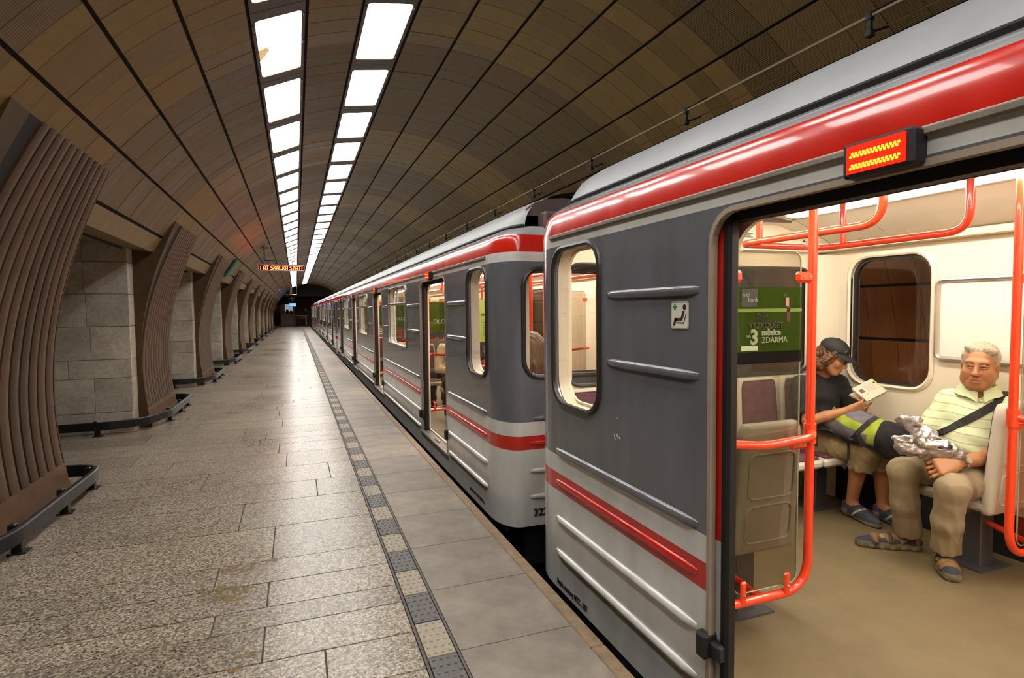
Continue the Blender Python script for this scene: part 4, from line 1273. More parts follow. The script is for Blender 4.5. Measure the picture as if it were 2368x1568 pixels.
# priority-seat sticker
stk = MB(n0); stk.plate(rrect(1.826, 1.416, 1.937, 1.524, .012, 4), [], lambda u, v, w: (XL - .0015 - w, u, v), .001); stk = stk.build('sticker', m_plate, near_car)
sy = lambda u: 1.937 - u * .111            # u from left to right as read
sz = lambda v: 1.416 + v * .108
def sticker_poly(pts, m, nm, w=.0032):
    mb = MB(n0); mb.add([(XL - w, sy(u), sz(v)) for u, v in pts], [tuple(range(len(pts)))]); mb.build(nm, m, stk)
sticker_poly([(.60 + .115 * math.cos(t), .0) for t in []] or [(.78 + .10 * math.cos(t), .79 + .105 * math.sin(t)) for t in np.linspace(0, 6.283, 20)[:-1]], m_lettering, 'pictogram')
sticker_poly([(.665, .66), (.78, .66), (.79, .60), (.66, .30), (.26, .30), (.25, .34), (.24, .40), (.55, .40), (.60, .46)], m_lettering, 'pictogram')
sticker_poly([(.22, .40), (.33, .40), (.36, .34), (.23, .11), (.145, .11), (.14, .14)], m_lettering, 'pictogram')
sticker_poly([(.86, .58), (.90, .58), (.76, .205), (.33, .205), (.33, .245), (.73, .245)], m_lettering, 'pictogram')
sticker_poly([(.20, .90), (.28, .90), (.28, .83), (.35, .83), (.35, .755), (.28, .755), (.28, .685), (.20, .685), (.20, .755), (.13, .755), (.13, .83), (.20, .83)], m_let_g, 'green_cross')
sb = MB(n0); sb.tube([(XL - .003, sy(u), sz(v)) for u, v in rrect(.03, .03, .97, .97, .09, 4)], .0007, 4, closed=True); sb.build('border', m_lettering, stk)
scr = MB(n0)
for (y0_, z0_, y1_, z1_) in [(2.395, .985, 2.41, .975), (2.43, .90, 2.42, .875), (2.405, .905, 2.40, .89), (2.385, .895, 2.38, .885)]:
    scr.tube([(XL - .001, y0_ - .05, z0_), (XL - .001, y1_ - .05, z1_)], .002, 4)
scr.build('scratch', m_let_w, near_car)

# ------------------------------------------------------------------ fittings inside the cars
def seat(x0, x1, yb, d, label, shell, group=None, back_only=False):
    """seat between x0 and x1 whose back stands at yb; d=+1 faces +Y, -1 faces -Y"""
    w = x1 - x0 - .012; xm = (x0 + x1) / 2
    o = Vector((xm, yb, .04)); s = empty('train_seat', o, label, 'seat', group)
    P = lambda u, t, z: (xm + u, yb + d * t, z)        # t measured forwards from the back
    tilt = lambda z: -.045 * (z - .42) / .55
    def slab(z0, z1, t0, t1, wb, wt, r, m, name, par):
        mb = MB(o); loops = []
        L = rrect(-1, 0, 1, 1, 0, 1)
        loop = rrect(-.5, 0, .5, z1 - z0, (r * .6, r * .6, r, r), 6)
        def shape(t, sc_, ins):
            out = []
            for u, v in loop:
                ww = wb + (wt - wb) * v / (z1 - z0)
                cv = (z1 - z0) / 2
                uu = u * ww * 1.0
                uu = uu * (1 - ins / (ww / 2)); vv = cv + (v - cv) * (1 - ins / cv)
                z = z0 + vv; out.append(P(uu, t + tilt(z), z))
            return out
        mb.loft([shape(t0, 1, .018), shape(t0 + .010, 1, .004), shape(t0 + .02, 1, 0), shape(t1 - .014, 1, 0), shape(t1 - .004, 1, .005), shape(t1, 1, .018)], True, True, True)
        return mb.build(name, m, par, smooth=50)
    loopu = 1
    bk = slab(.385, .985, -.025, .035, w, w * .93, .085, shell, 'backrest', s)
    slab(.44, .965, .028, .050, w - .055, (w - .055) * .90, .07, m_seat_up, 'back_pad', s)
    # mouldings pressed into the rear of the shell
    mb = MB(o)
    for z0, z1 in ((.44, .61), (.645, .85)):
        pts = [P(u, -.026 + tilt(z), z) for u, z in rrect(-w * .36, z0, w * .36, z1, .035, 4)]
        mb.tube(pts, .0045, 6, closed=True)
    mb.build('moulded_panel', shell, bk, smooth=True)
    mb = MB(o); mb.box(P(-w / 2, .0, .395), P(w / 2, .40, .455), .018); pn = mb.build('pan', shell, s)
    mb = MB(o); mb.box(P(-w / 2 + .022, .04, .45), P(w / 2 - .022, .385, .478), .012); mb.build('seat_pad', m_seat_up, s)
    mb = MB(o); mb.box(P(-.055, .10, .04), P(.055, .20, .40), .006); mb.box(P(-.13, .05, .04), P(.13, .26, .05)); mb.box(P(-w * .5, .10, .365), P(w * .5, .16, .397)); mb.build('post', m_post, s)
    return s
# end-wall row, facing the camera
for i, x0 in enumerate((1.57, 2.03, 2.49, 2.94, 3.34)):
    lab = ['empty purple end-wall seat behind the small rounded window', 'purple end-wall seat second from the platform side', 'middle purple seat of the end-wall row', 'empty purple seat seen through the poster glass, beside the reader', 'purple seat under the man reading in a cap'][i]
    seat(x0, x0 + .40, 3.27, -1, lab, m_seat_sh, 'seats along the end wall of the nearest car')
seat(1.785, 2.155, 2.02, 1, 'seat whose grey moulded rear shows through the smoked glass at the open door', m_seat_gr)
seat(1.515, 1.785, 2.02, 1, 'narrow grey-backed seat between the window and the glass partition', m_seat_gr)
seat(3.365, 3.775, 1.915, 1, 'pale seat the grey-haired man sits on, its white edge behind the red pole', m_seat_sh)

def partition(xw, xp, y, lab, doorside, parent_label=None, poster=None, clip_label=None, level=2):
    """orange tube frame with a smoked pane between wall xw and pole xp"""
    s = 1 if xp > xw else -1; o = Vector((xp, y, .04))
    p = empty('glass_partition', o, lab, 'partition')
    r = .0195 if level == 2 else .018
    pts = arc_path([(xp, y, 2.185), (xp, y, .245), (xw, y, .245)], .15, 8)
    mb = MB(o); mb.tube(pts, r, 12); mb.tube([(xp, y, 2.16), (xp, y, 2.18)], .035, 12); pole = mb.build('pole', m_orange, p, smooth=True)
    yo = y - doorside * .055
    mb = MB(o); mb.tube(arc_path([(xp - s * .0, y - doorside * .012, .945), (xp - s * .05, yo, .938), (xp - s * .31, yo, .925), (xw + s * .0, y - doorside * .0, .955)], .06, 5), r * .95, 10)
    mb.tube([(xp, y, .90), (xp, y, .985)], r * 1.35, 12); mb.build('mid_rail', m_orange, p, smooth=True)
    mb = MB(o); mb.tube([(xp - s * .26, y, .245), (xp - s * .30, y + doorside * .42, .32)], r * .85, 8); mb.tube([(xp - s * .30, y + doorside * .415, .32), (xp - s * .30, y + doorside * .43, .322)], r * 1.7, 10); mb.build('brace', m_orange, p, smooth=True)
    g0, g1 = xw + s * .19 if level == 2 else xw + s * .05, xp - s * .065
    a, b = min(g0, g1), max(g0, g1)
    mb = MB(o); mb.plate(rrect(a, .285, b, 1.735, .045, 5), [], lambda u, v, w: (u, y, v), 0); gl = mb.build('pane', m_glass_t, p)
    mb = MB(o); mb.tube([(u, y + .001, v) for u, v in rrect(a, .285, b, 1.735, .045, 5)], .0035, 5, closed=True); mb.build('pane_edge', mat('pane_edge', (.30, .30, .22), .3), gl)
    for (x, z) in ((xp - s * .045, 1.625), (xp - s * .065, .90)):
        mb = MB(o); mb.box((x - .05, y - .014, z - .024), (x + .045, y + .014, z + .024), .012)
        cl = mb.build('clip', m_orange, p, smooth=30)
        mb = MB(o)
        for dx in (-.02, .02): mb.ball((x + dx, y - .015 * doorside, z), .0055, 6)
        mb.build('screw', m_steel, cl)
    mb = MB(o); x = g0; mb.box((x - .045, y - .014, 1.60), (x + .03, y + .014, 1.65), .012); mb.build('clip', m_orange, p, smooth=30)
    for f in (.12, .80):
        x = g0 + (g1 - g0) * f
        mb = MB(o); mb.box((x - .016, y - .022, .245), (x + .016, y - .008, .345), .0075); cl = mb.build('clip', m_orange, p, smooth=30)
        mb = MB(o); mb.ball((x, y - .024, .285), .006, 6); mb.build('screw', m_steel, cl)
    return p, (a, b)
lp, (pa, pb) = partition(1.50, 2.105, 1.89, 'smoked glass partition with green poster and orange tube, just inside the open door', 1)
rp, _ = partition(3.80, 3.283, 1.76, 'orange tube frame with glass at the right edge, beside the grey-haired man', 1)
# poster film on the left pane
ph = (pa + .004, pb - .002)
pof = Vector((2.105, 1.89, .04))
mb = MB(pof); mb.add([(ph[0], 1.8825, 1.312), (ph[1], 1.8825, 1.312), (ph[1], 1.8825, 1.582), (ph[0], 1.8825, 1.582)], [(0, 1, 2, 3)]); po = mb.build('poster', m_ad_green, lp)
mb = MB(pof); mb.add([(ph[0], 1.8825, 1.262), (ph[1], 1.8825, 1.262), (ph[1], 1.8825, 1.312), (ph[0], 1.8825, 1.312)], [(0, 1, 2, 3)]); mb.build('poster_foot', film('poster_black_film', (.015, .012, .012), .25), po)
def pbox(x0, z0, x1, z1, m, nm, w=0):
    mb = MB(pof); mb.add([(x0, 1.8815 - w, z0), (x1, 1.8815 - w, z0), (x1, 1.8815 - w, z1), (x0, 1.8815 - w, z1)], [(0, 1, 2, 3)]); mb.build(nm, m, po)
pbox(1.712, 1.500, 1.795, 1.574, m_lettering, 'logo_field')
pbox(ph[0], 1.478, ph[1], 1.492, film('poster_pale_film', (.25, .34, .09), .4), 'pale_band')
pbox(1.712, 1.318, 1.80, 1.338, mat('poster_caption', (.34, .40, .24), .6), 'caption')
m_pt = mat('poster_text_dark', (.02, .028, .008), .6); m_pw = mat('poster_text_grey', (.22, .25, .15), .6)
def ptext(body, x, z, size, m, **kw): put_text(body, size, m, M_front((x, 1.8812, z)), po, pof, **kw)
ptext('air/', 1.718, 1.541, .028, m_pw); ptext('bank', 1.745, 1.520, .028, m_pw)
ptext('Skočte', 1.787, 1.459, .023, m_pt); ptext('si nás', 1.787, 1.440, .023, m_pt)
ptext('VYZKOUŠET', 1.749, 1.411, .034, m_pt, bold=.0012, sx=.98); ptext('NA', 1.735, 1.372, .018, m_pw)
ptext('3', 1.758, 1.345, .085, m_pw, bold=.003); ptext('měsíce', 1.818, 1.381, .036, m_pw, bold=.001); ptext('ZDARMA', 1.818, 1.348, .036, m_pw, sx=.95)
mb = MB(pof)          # small cut-out figure on the poster
mb.add([(1.945 + .006 * math.cos(t), 1.881, 1.548 + .008 * math.sin(t)) for t in np.linspace(0, 6.28, 10)[:-1]], [tuple(range(9))]); mb.build('figure', m_pt, po)
pbox(1.948, 1.503, 1.966, 1.538, mat('poster_pink', (.40, .16, .17), .6), 'figure'); pbox(1.955, 1.435, 1.972, 1.503, mat('poster_maroon', (.10, .012, .02), .6), 'figure')

# U-shaped grab rail under the ceiling
gr = empty('grab_rail', (2.645, 2.2, 2.18), 'U-shaped orange grab rail hanging under the car ceiling', 'grab rail')
go = (2.645, 2.2, 2.18)
zr_ = 1.848
mb = MB(go); mb.tube(arc_path([(2.325, 1.74, 2.18), (2.325, 1.74, zr_), (2.325, 2.585, zr_), (2.967, 2.585, zr_), (2.967, 1.79, zr_), (2.967, 1.79, 2.18)], .10, 7), .0185, 12); mb.build('rail', m_orange, gr, smooth=True)
for (x, y) in ((2.325, 2.43), (2.967, 2.46)):
    mb = MB(go); mb.tube([(x, y, zr_), (x, y, 2.18)], .0165, 10); mb.build('hanger', m_orange, gr, smooth=True)
# framed white board on the far wall
bd = empty('wall_board', (XRI, 2.1, 1.4), 'blank white framed board on the car wall above the grey-haired man', 'board')
bo_ = (XRI, 2.1, 1.4)
mb = MB(bo_); mb.box((XRI - .012, 1.70, 1.165), (XRI + .0, 2.455, 1.655)); mb.build('sheet', m_board, bd)
mb = MB(bo_); mb.tube([(XRI - .014, u, v) for u, v in rrect(1.70, 1.165, 2.455, 1.655, .035, 5)], .016, 8, closed=True); mb.build('frame', m_alu, bd, smooth=True)
nt = empty('wall_notice', (XRI - .01, 2.0, 1.75), 'small white notice numbered 3 at the right edge beside the red pole', 'notice')
no_ = (XRI - .01, 2.0, 1.75)
MB(no_).box((XRI - .012, 1.90, 1.70), (XRI - .002, 2.035, 1.80)).build('plate', m_plate, nt)
MB(no_).box((XRI - .014, 2.01, 1.755), (XRI - .012, 2.022, 1.765)).build('mark', m_let_g, nt)
put_text('3', .05, m_lettering, M_side((XRI - .0135, 2.005, 1.735)), nt, no_)

pn = empty('paper_notice', (3.02, 3.30, 2.0), 'white paper notice above the end window, at the end of the orange grab rail', 'notice')
po3 = (3.02, 3.30, 2.0)
MB(po3).box((2.99, 3.300, 1.955), (3.135, 3.304, 2.045)).build('sheet', m_plate, pn)
mb = MB(po3)
for i in range(3): mb.box((3.02, 3.298, 2.025 - i * .013), (3.10 - .02 * (i % 2), 3.300, 2.030 - i * .013))
mb.build('small_print', m_lettering, pn)
# second car: partitions, rails and seats seen through its door and windows
def c2y(d): return 3.98 + d
cnt = 0
for k, d in enumerate(cars[0][0][2][:3]):
    for s in (-1, 1):
        yy = d + s * .80
        nm = ['first', 'second', 'third'][k]
        p2, (qa, qb) = partition(1.50, 2.105, yy, 'orange partition frame with dark green poster, %s side of the %s door of the second car' % ('near' if s < 0 else 'far', nm), -s, level=1)
        o_ = Vector((2.105, yy, .04))
        mb = MB(o_); mb.add([(qa + .01, yy - .009, 1.21), (qb, yy - .009, 1.21), (qb, yy - .009, 1.60), (qa + .01, yy - .009, 1.60)], [(0, 1, 2, 3)]); pp = mb.build('poster', m_ad_green, p2)
        mb = MB(o_); mb.add([(qa + .01, yy - .009, 1.16), (qb, yy - .009, 1.16), (qb, yy - .009, 1.21), (qa + .01, yy - .009, 1.21)], [(0, 1, 2, 3)]); mb.build('poster_foot', m_lettering, pp)
        put_text('DLOUHÝ', .075, m_pw, M_front((qa + .06, yy - .011, 1.33)), pp, o_); put_text('POPLATEK\nŽÁDNÝ', .045, m_pt, M_front((qa + .12, yy - .011, 1.50)), pp, o_)
        partition(3.80, 3.19, yy, 'orange partition frame on the far side, %s side of the %s door of the second car' % ('near' if s < 0 else 'far', nm), -s, level=1)
        x = 1.79
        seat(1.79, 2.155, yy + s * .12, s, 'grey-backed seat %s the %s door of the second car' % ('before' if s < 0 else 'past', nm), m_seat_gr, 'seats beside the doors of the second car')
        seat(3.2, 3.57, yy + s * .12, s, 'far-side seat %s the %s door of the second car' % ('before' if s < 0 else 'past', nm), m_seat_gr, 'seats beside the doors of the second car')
for i, x0 in enumerate((1.60, 2.0, 2.4, 2.8, 3.2)):
    seat(x0, x0 + .39, 4.13, 1, 'purple seat backing onto the rounded end of the second car, %s from the platform' % ordinal(i + 1), m_seat_sh, 'end seats of the second car')
for k, w in enumerate(cars[0][0][3][:3]):
    for s in (-1, 1):
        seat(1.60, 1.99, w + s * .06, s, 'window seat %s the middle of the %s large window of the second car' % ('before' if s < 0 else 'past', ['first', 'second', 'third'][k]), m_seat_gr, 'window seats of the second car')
for k, d in enumerate(cars[0][0][2][:3]):
    g = empty('grab_rail', (2.645, d, 2.18), 'orange ceiling grab rail inside the %s door of the second car' % ['first', 'second', 'third'][k], 'grab rail')
    go = (2.645, d, 2.18)
    mb = MB(go)
    for x in (2.325, 2.967): mb.tube(arc_path([(x, d - 1.3, 2.18), (x, d - 1.3, zr_), (x, d + 1.3, zr_), (x, d + 1.3, 2.18)], .1, 5), .0185, 8)
    mb.build('rail', m_orange, g, smooth=True)
    mb = MB(go)
    for x in (2.325, 2.967): mb.tube([(x, d, zr_), (x, d, 2.18)], .016, 8)
    mb.build('hanger', m_orange, g, smooth=True)
for i, (x, y) in enumerate(((1.95, 4.72), (2.30, 5.2), (2.25, 8.9), (3.0, 8.3))):
    pl = MB((x, y, .04)); pl.tube(arc_path([(x, y, 2.17), (x, y, 1.05), (x - .12, y + .02, .93)] if i == 1 else [(x, y, 2.17), (x, y, 1.4), (x, y, .04)], .06, 4), .018, 10)
    o = pl.build('grab_pole', m_orange, None, smooth=True, loc=(x, y, .04))
    tag(o, ['orange pole just behind the rounded end window of the second car', 'bent orange pole seen through the rounded end of the second car', 'orange pole behind the first large window of the second car', 'orange pole deeper inside the second car, past its first door'][i], 'grab pole')
# green poster behind the small window of the second car
pg = empty('window_poster', (2.6, 5.33, 1.4), 'lime green poster seen through the narrow window of the second car', 'poster')
pq = (2.6, 5.33, 1.4)
MB(pq).box((1.52, 5.40, 1.18), (2.06, 5.404, 1.60)).build('sheet', m_ad_lime, pg)
MB(pq).box((1.86, 5.397, 1.53), (2.06, 5.40, 1.60)).build('logo_field', m_lettering, pg)
MB(pq).box((1.52, 5.399, 1.14), (2.06, 5.403, 1.18)).build('foot', m_lettering, pg)
put_text('za měsíc', .05, m_pt, M_front((1.70, 5.396, 1.44)), pg, pq)
mb = MB(pq)
for i in range(6): mb.box((1.72, 5.397, 1.37 - i * .026), (1.72 + .16 + .03 * (i % 3), 5.3995, 1.375 - i * .026))
mb.build('small_print', m_pt, pg)
# ------------------------------------------------------------------ people: a distance field turned into one continuous skin
class SDF:
    def __init__(s, vox): s.vox = vox; s.ops = []
    def cone(s, a, b, ra, rb, k=.02, sub=False):
        s.ops.append(('c', np.array(a, float), np.array(b, float), ra, rb, k, sub)); return s
    def ell(s, c, r, M=None, k=.02, sub=False):
        s.ops.append(('e', np.array(c, float), np.array(r if hasattr(r, '__len__') else (r, r, r), float), np.eye(3) if M is None else np.array(M, float), k, sub)); return s
    def chain(s, pts, rs, k=.02):
        for i in range(len(pts) - 1): s.cone(pts[i], pts[i + 1], rs[i], rs[i + 1], k)
        return s
    def mesh(s, name, m, base=None, paints=(), folds=None, off=(0, 0, 0), clip=None):
        v = s.vox; lo = np.full(3, 1e9); hi = -lo
        for o in s.ops:
            if o[-1]: continue
            if o[0] == 'c': r = max(o[3], o[4]); l = np.minimum(o[1], o[2]) - r; h = np.maximum(o[1], o[2]) + r
            else: r = o[2].max(); l = o[1] - r; h = o[1] + r
            lo = np.minimum(lo, l); hi = np.maximum(hi, h)
        pad = .03 if folds is None else .04
        lo -= pad; hi += pad
        n = np.ceil((hi - lo) / v).astype(int) + 1
        ax = [lo[i] + v * np.arange(n[i]) for i in range(3)]
        F = np.full(n, .25, dtype=np.float32)
        for o in s.ops:
            k = o[-2]; mg = k * 1.6 + 2.5 * v
            if o[0] == 'c': r = max(o[3], o[4]); l = np.minimum(o[1], o[2]) - r - mg; h = np.maximum(o[1], o[2]) + r + mg
            else: r = o[2].max(); l = o[1] - r - mg; h = o[1] + r + mg
            i0 = np.clip(np.floor((l - lo) / v).astype(int), 0, n); i1 = np.clip(np.ceil((h - lo) / v).astype(int) + 1, 0, n)
            if np.any(i1 <= i0): continue
            X = ax[0][i0[0]:i1[0]][:, None, None]; Y = ax[1][i0[1]:i1[1]][None, :, None]; Z = ax[2][i0[2]:i1[2]][None, None, :]
            if o[0] == 'c':
                a, b = o[1], o[2]; d = b - a; L = float(d @ d) + 1e-12
                t = np.clip(((X - a[0]) * d[0] + (Y - a[1]) * d[1] + (Z - a[2]) * d[2]) / L, 0, 1)
                dist = np.sqrt((X - a[0] - t * d[0]) ** 2 + (Y - a[1] - t * d[1]) ** 2 + (Z - a[2] - t * d[2]) ** 2) - (o[3] + (o[4] - o[3]) * t)
            else:
                c, rr, M = o[1], o[2], o[3]
                p = [(X - c[0]) * M[0][i] + (Y - c[1]) * M[1][i] + (Z - c[2]) * M[2][i] for i in range(3)]
                q0 = np.sqrt(sum((p[i] / rr[i]) ** 2 for i in range(3))); q1 = np.sqrt(sum((p[i] / rr[i] ** 2) ** 2 for i in range(3))) + 1e-9
                dist = q0 * (q0 - 1) / q1
            B = F[i0[0]:i1[0], i0[1]:i1[1], i0[2]:i1[2]]
            if o[-1]:
                hh = np.clip(.5 - .5 * (B + dist) / k, 0, 1); R = B + (-dist - B) * hh + k * hh * (1 - hh)
            else:
                hh = np.clip(.5 + .5 * (B - dist) / k, 0, 1); R = B + (dist - B) * hh - k * hh * (1 - hh)
            F[i0[0]:i1[0], i0[1]:i1[1], i0[2]:i1[2]] = R
        if folds is not None or clip is not None:
            X = ax[0][:, None, None]; Y = ax[1][None, :, None]; Z = ax[2][None, None, :]
            if folds is not None: F = F + folds(X, Y, Z).astype(np.float32)
            if clip is not None:
                for (pt, nr) in clip:      # keep the side the normal points away from
                    F = np.maximum(F, ((X - pt[0]) * nr[0] + (Y - pt[1]) * nr[1] + (Z - pt[2]) * nr[2]).astype(np.float32))
        S = F < 0
        # surface nets
        c = np.zeros(np.array(S.shape) - 1, dtype=np.int8)
        for dx in (0, 1):
            for dy in (0, 1):
                for dz in (0, 1): c += S[dx:S.shape[0] - 1 + dx, dy:S.shape[1] - 1 + dy, dz:S.shape[2] - 1 + dz]
        act = (c > 0) & (c < 8); idx = np.argwhere(act)
        ids = np.full(act.shape, -1, dtype=np.int32); ids[act] = np.arange(len(idx))
        acc = np.zeros((len(idx), 3)); cnt = np.zeros(len(idx))
        corners = [(a, b, d) for a in (0, 1) for b in (0, 1) for d in (0, 1)]
        val = {q: F[idx[:, 0] + q[0], idx[:, 1] + q[1], idx[:, 2] + q[2]] for q in corners}
        for q in corners:
            for axx in range(3):
                if q[axx]: continue
                p = list(q); p[axx] = 1; p = tuple(p)
                f0, f1 = val[q], val[p]; cr = (f0 < 0) != (f1 < 0)
                t = np.where(cr, f0 / np.where(f0 == f1, 1, f0 - f1), 0)
                pos = np.tile(np.array(q, float), (len(idx), 1)); pos[:, axx] += t
                acc[cr] += pos[cr]; cnt[cr] += 1
        V = lo + (idx + acc / cnt[:, None]) * v
        quads = []
        for axx in range(3):
            o1, o2 = [i for i in range(3) if i != axx]
            sl0 = [slice(None)] * 3; sl1 = [slice(None)] * 3; sl0[axx] = slice(0, -1); sl1[axx] = slice(1, None)
            e = S[tuple(sl0)] != S[tuple(sl1)]; flip = S[tuple(sl0)]
            E = np.argwhere(e)
            E = E[(E[:, o1] > 0) & (E[:, o2] > 0) & (E[:, o1] < S.shape[o1] - 1) & (E[:, o2] < S.shape[o2] - 1)]
            fl = flip[E[:, 0], E[:, 1], E[:, 2]]
            def at(d1, d2):
                q = E.copy(); q[:, o1] += d1; q[:, o2] += d2; return ids[q[:, 0], q[:, 1], q[:, 2]]
            Q = np.stack([at(-1, -1), at(0, -1), at(0, 0), at(-1, 0)], 1)
            if axx == 1: fl = ~fl
            Q[~fl] = Q[~fl][:, ::-1]
            quads.append(Q)
        Q = np.concatenate(quads); Q = Q[(Q >= 0).all(1)]
        me = bpy.data.meshes.new(name)
        me.from_pydata((V - np.array(off)).tolist(), [], Q.tolist())
        me.materials.append(m)
        if base is not None:
            col = np.tile(np.array([*base, 1.0]), (len(V), 1))
            for p in paints:
                if p[0] == 's':       # soft ball: centre, radius, colour, strength
                    d = np.linalg.norm(V - np.array(p[1]), axis=1); w = np.clip((p[2] - d) / (p[2] * .5), 0, 1) * p[4]
                else:                 # function of the vertex positions
                    w = p[1](V) * p[4]
                col[:, :3] += (np.array(p[3]) - col[:, :3]) * w[:, None]
            at_ = me.color_attributes.new('tint', 'FLOAT_COLOR', 'POINT'); at_.data.foreach_set('color', col.astype(np.float32).ravel())
        me.polygons.foreach_set('use_smooth', [True] * len(me.polygons)); me.update()
        return me

def frame_from(fwd, up=(0, 0, 1)):
    """columns: right-hand side (x), forward (y), up (z)"""
    f = np.array(fwd, float); f /= np.linalg.norm(f); u = np.array(up, float); x = np.cross(f, u); x /= np.linalg.norm(x); u = np.cross(x, f)
    return np.stack([x, f, u], 1)

def head_ops(s, c, M, sc_=1.0, old=False, vox=.005):
    """head in its own frame: x = its right, y = forward, z = up"""
    c = np.array(c, float); W = lambda x, y, z: c + M @ (np.array([x, y, z]) * sc_)
    E = lambda p, r, k, sub=False: s.ell(W(*p), np.array(r) * sc_, M, k, sub)
    C = lambda a, b, ra, rb, k, sub=False: s.cone(W(*a), W(*b), ra * sc_, rb * sc_, k, sub)
    E((0, -.018, .038), (.074, .094, .082), .02)
    E((0, .028, -.035), (.062 if not old else .066, .062, .080), .03)
    E((0, .058, -.098), (.030, .030, .024), .025)
    for q in (-1, 1):
        C((q * .057, -.008, -.045), (q * .026, .055, -.098), .024, .022, .025)
        E((q * .041, .060, -.022), (.024, .022, .026), .02)
        if old: E((q * .046, .040, -.062), (.026, .030, .032), .022)
    C((-.040, .074, .030), (.040, .074, .030), .0145, .0145, .014)
    C((0, .078, .024), (0, .103, -.024), .0085, .0125, .010)
    E((0, .104, -.030), (.0145, .013, .0115), .006)
    for q in (-1, 1): E((q * .0125, .096, -.033), (.0085, .011, .0085), .005)
    for q in (-1, 1): E((q * .0315, .0935, .010), (.0175, .014, .0105), .008, True)
    E((0, .076, -.066), (.030, .020, .024), .016)
    C((-.019, .0885, -.0605), (.019, .0885, -.0605), .0052, .0052, .005)
    C((-.017, .0885, -.0725), (.017, .0885, -.0725), .0062, .0062, .005)
    C((-.023, .0955, -.0668), (.023, .0955, -.0668), .0032, .0032, .003, True)
    if old:
        for q in (-1, 1): C((q * .020, .098, -.030), (q * .034, .078, -.068), .0032, .0032, .006, True)
    for q in (-1, 1):
        E((q * .0745, -.012, -.002), (.0095, .022, .033), .006)
        E((q * .083, -.006, .002), (.006, .010, .018), .004, True)
    return W

def hand_ops(s, w, d, n, side, curl=(.5, .7, .5), sc_=1.0, spread=.1, thumb=(.9, .35, -.1)):
    """w wrist, d direction of the palm, n palm normal (the fingers curl towards it), side +1: thumb lies on +cross(d,n)"""
    w = np.array(w, float); d = np.array(d, float); d /= np.linalg.norm(d); n = np.array(n, float); n -= d * (n @ d); n /= np.linalg.norm(n)
    a = np.cross(d, n) * side
    P = lambda u, v, t: w + (d * u + a * v + n * t) * sc_
    for v0, v1 in ((-.012, -.030), (-.004, -.010), (.006, .010), (.014, .029)):
        s.cone(P(0, v0, 0), P(.082, v1, 0), .020 * sc_, .0135 * sc_, .012)
    s.cone(P(.02, .022, .006), P(.05, .026, .008), .017 * sc_, .012 * sc_, .012)
    L = ((.040, .025, .020), (.045, .029, .022), (.042, .027, .021), (.033, .021, .018))     # index, middle, ring, little
    for f in range(4):
        v = (.029, .010, -.010, -.029)[f]; p = P(.080, v, 0); ang = 0.0; sp = spread * (.03, .01, -.01, -.03)[f] / .03
        for j in range(3):
            ang += curl[j] * (1 + .07 * (f - 1)) * (1 if f else .9)
            q = p + (d * math.cos(ang) + n * math.sin(ang) + a * sp * math.cos(ang)) * L[f][j] * sc_
            r = (.0088, .0080, .0072, .0062)[j]; r2 = (.0088, .0080, .0072, .0062)[j + 1]
            if f == 3: r *= .88; r2 *= .88
            s.cone(p, q, r * sc_, r2 * sc_, .0035); p = q
    t = P(.024, .030, .010); td = d * thumb[1] + a * thumb[0] + n * thumb[2]; td /= np.linalg.norm(td)
    q = t + td * .040 * sc_; s.cone(t, q, .013 * sc_, .0105 * sc_, .008)
    td2 = td + d * .55 + n * .15; td2 /= np.linalg.norm(td2); s.cone(q, q + td2 * .031 * sc_, .0102 * sc_, .0082 * sc_, .004)

SKIN_O = (.41, .185, .078); SKIN_Y = (.45, .20, .088)
def lin(*c): return c

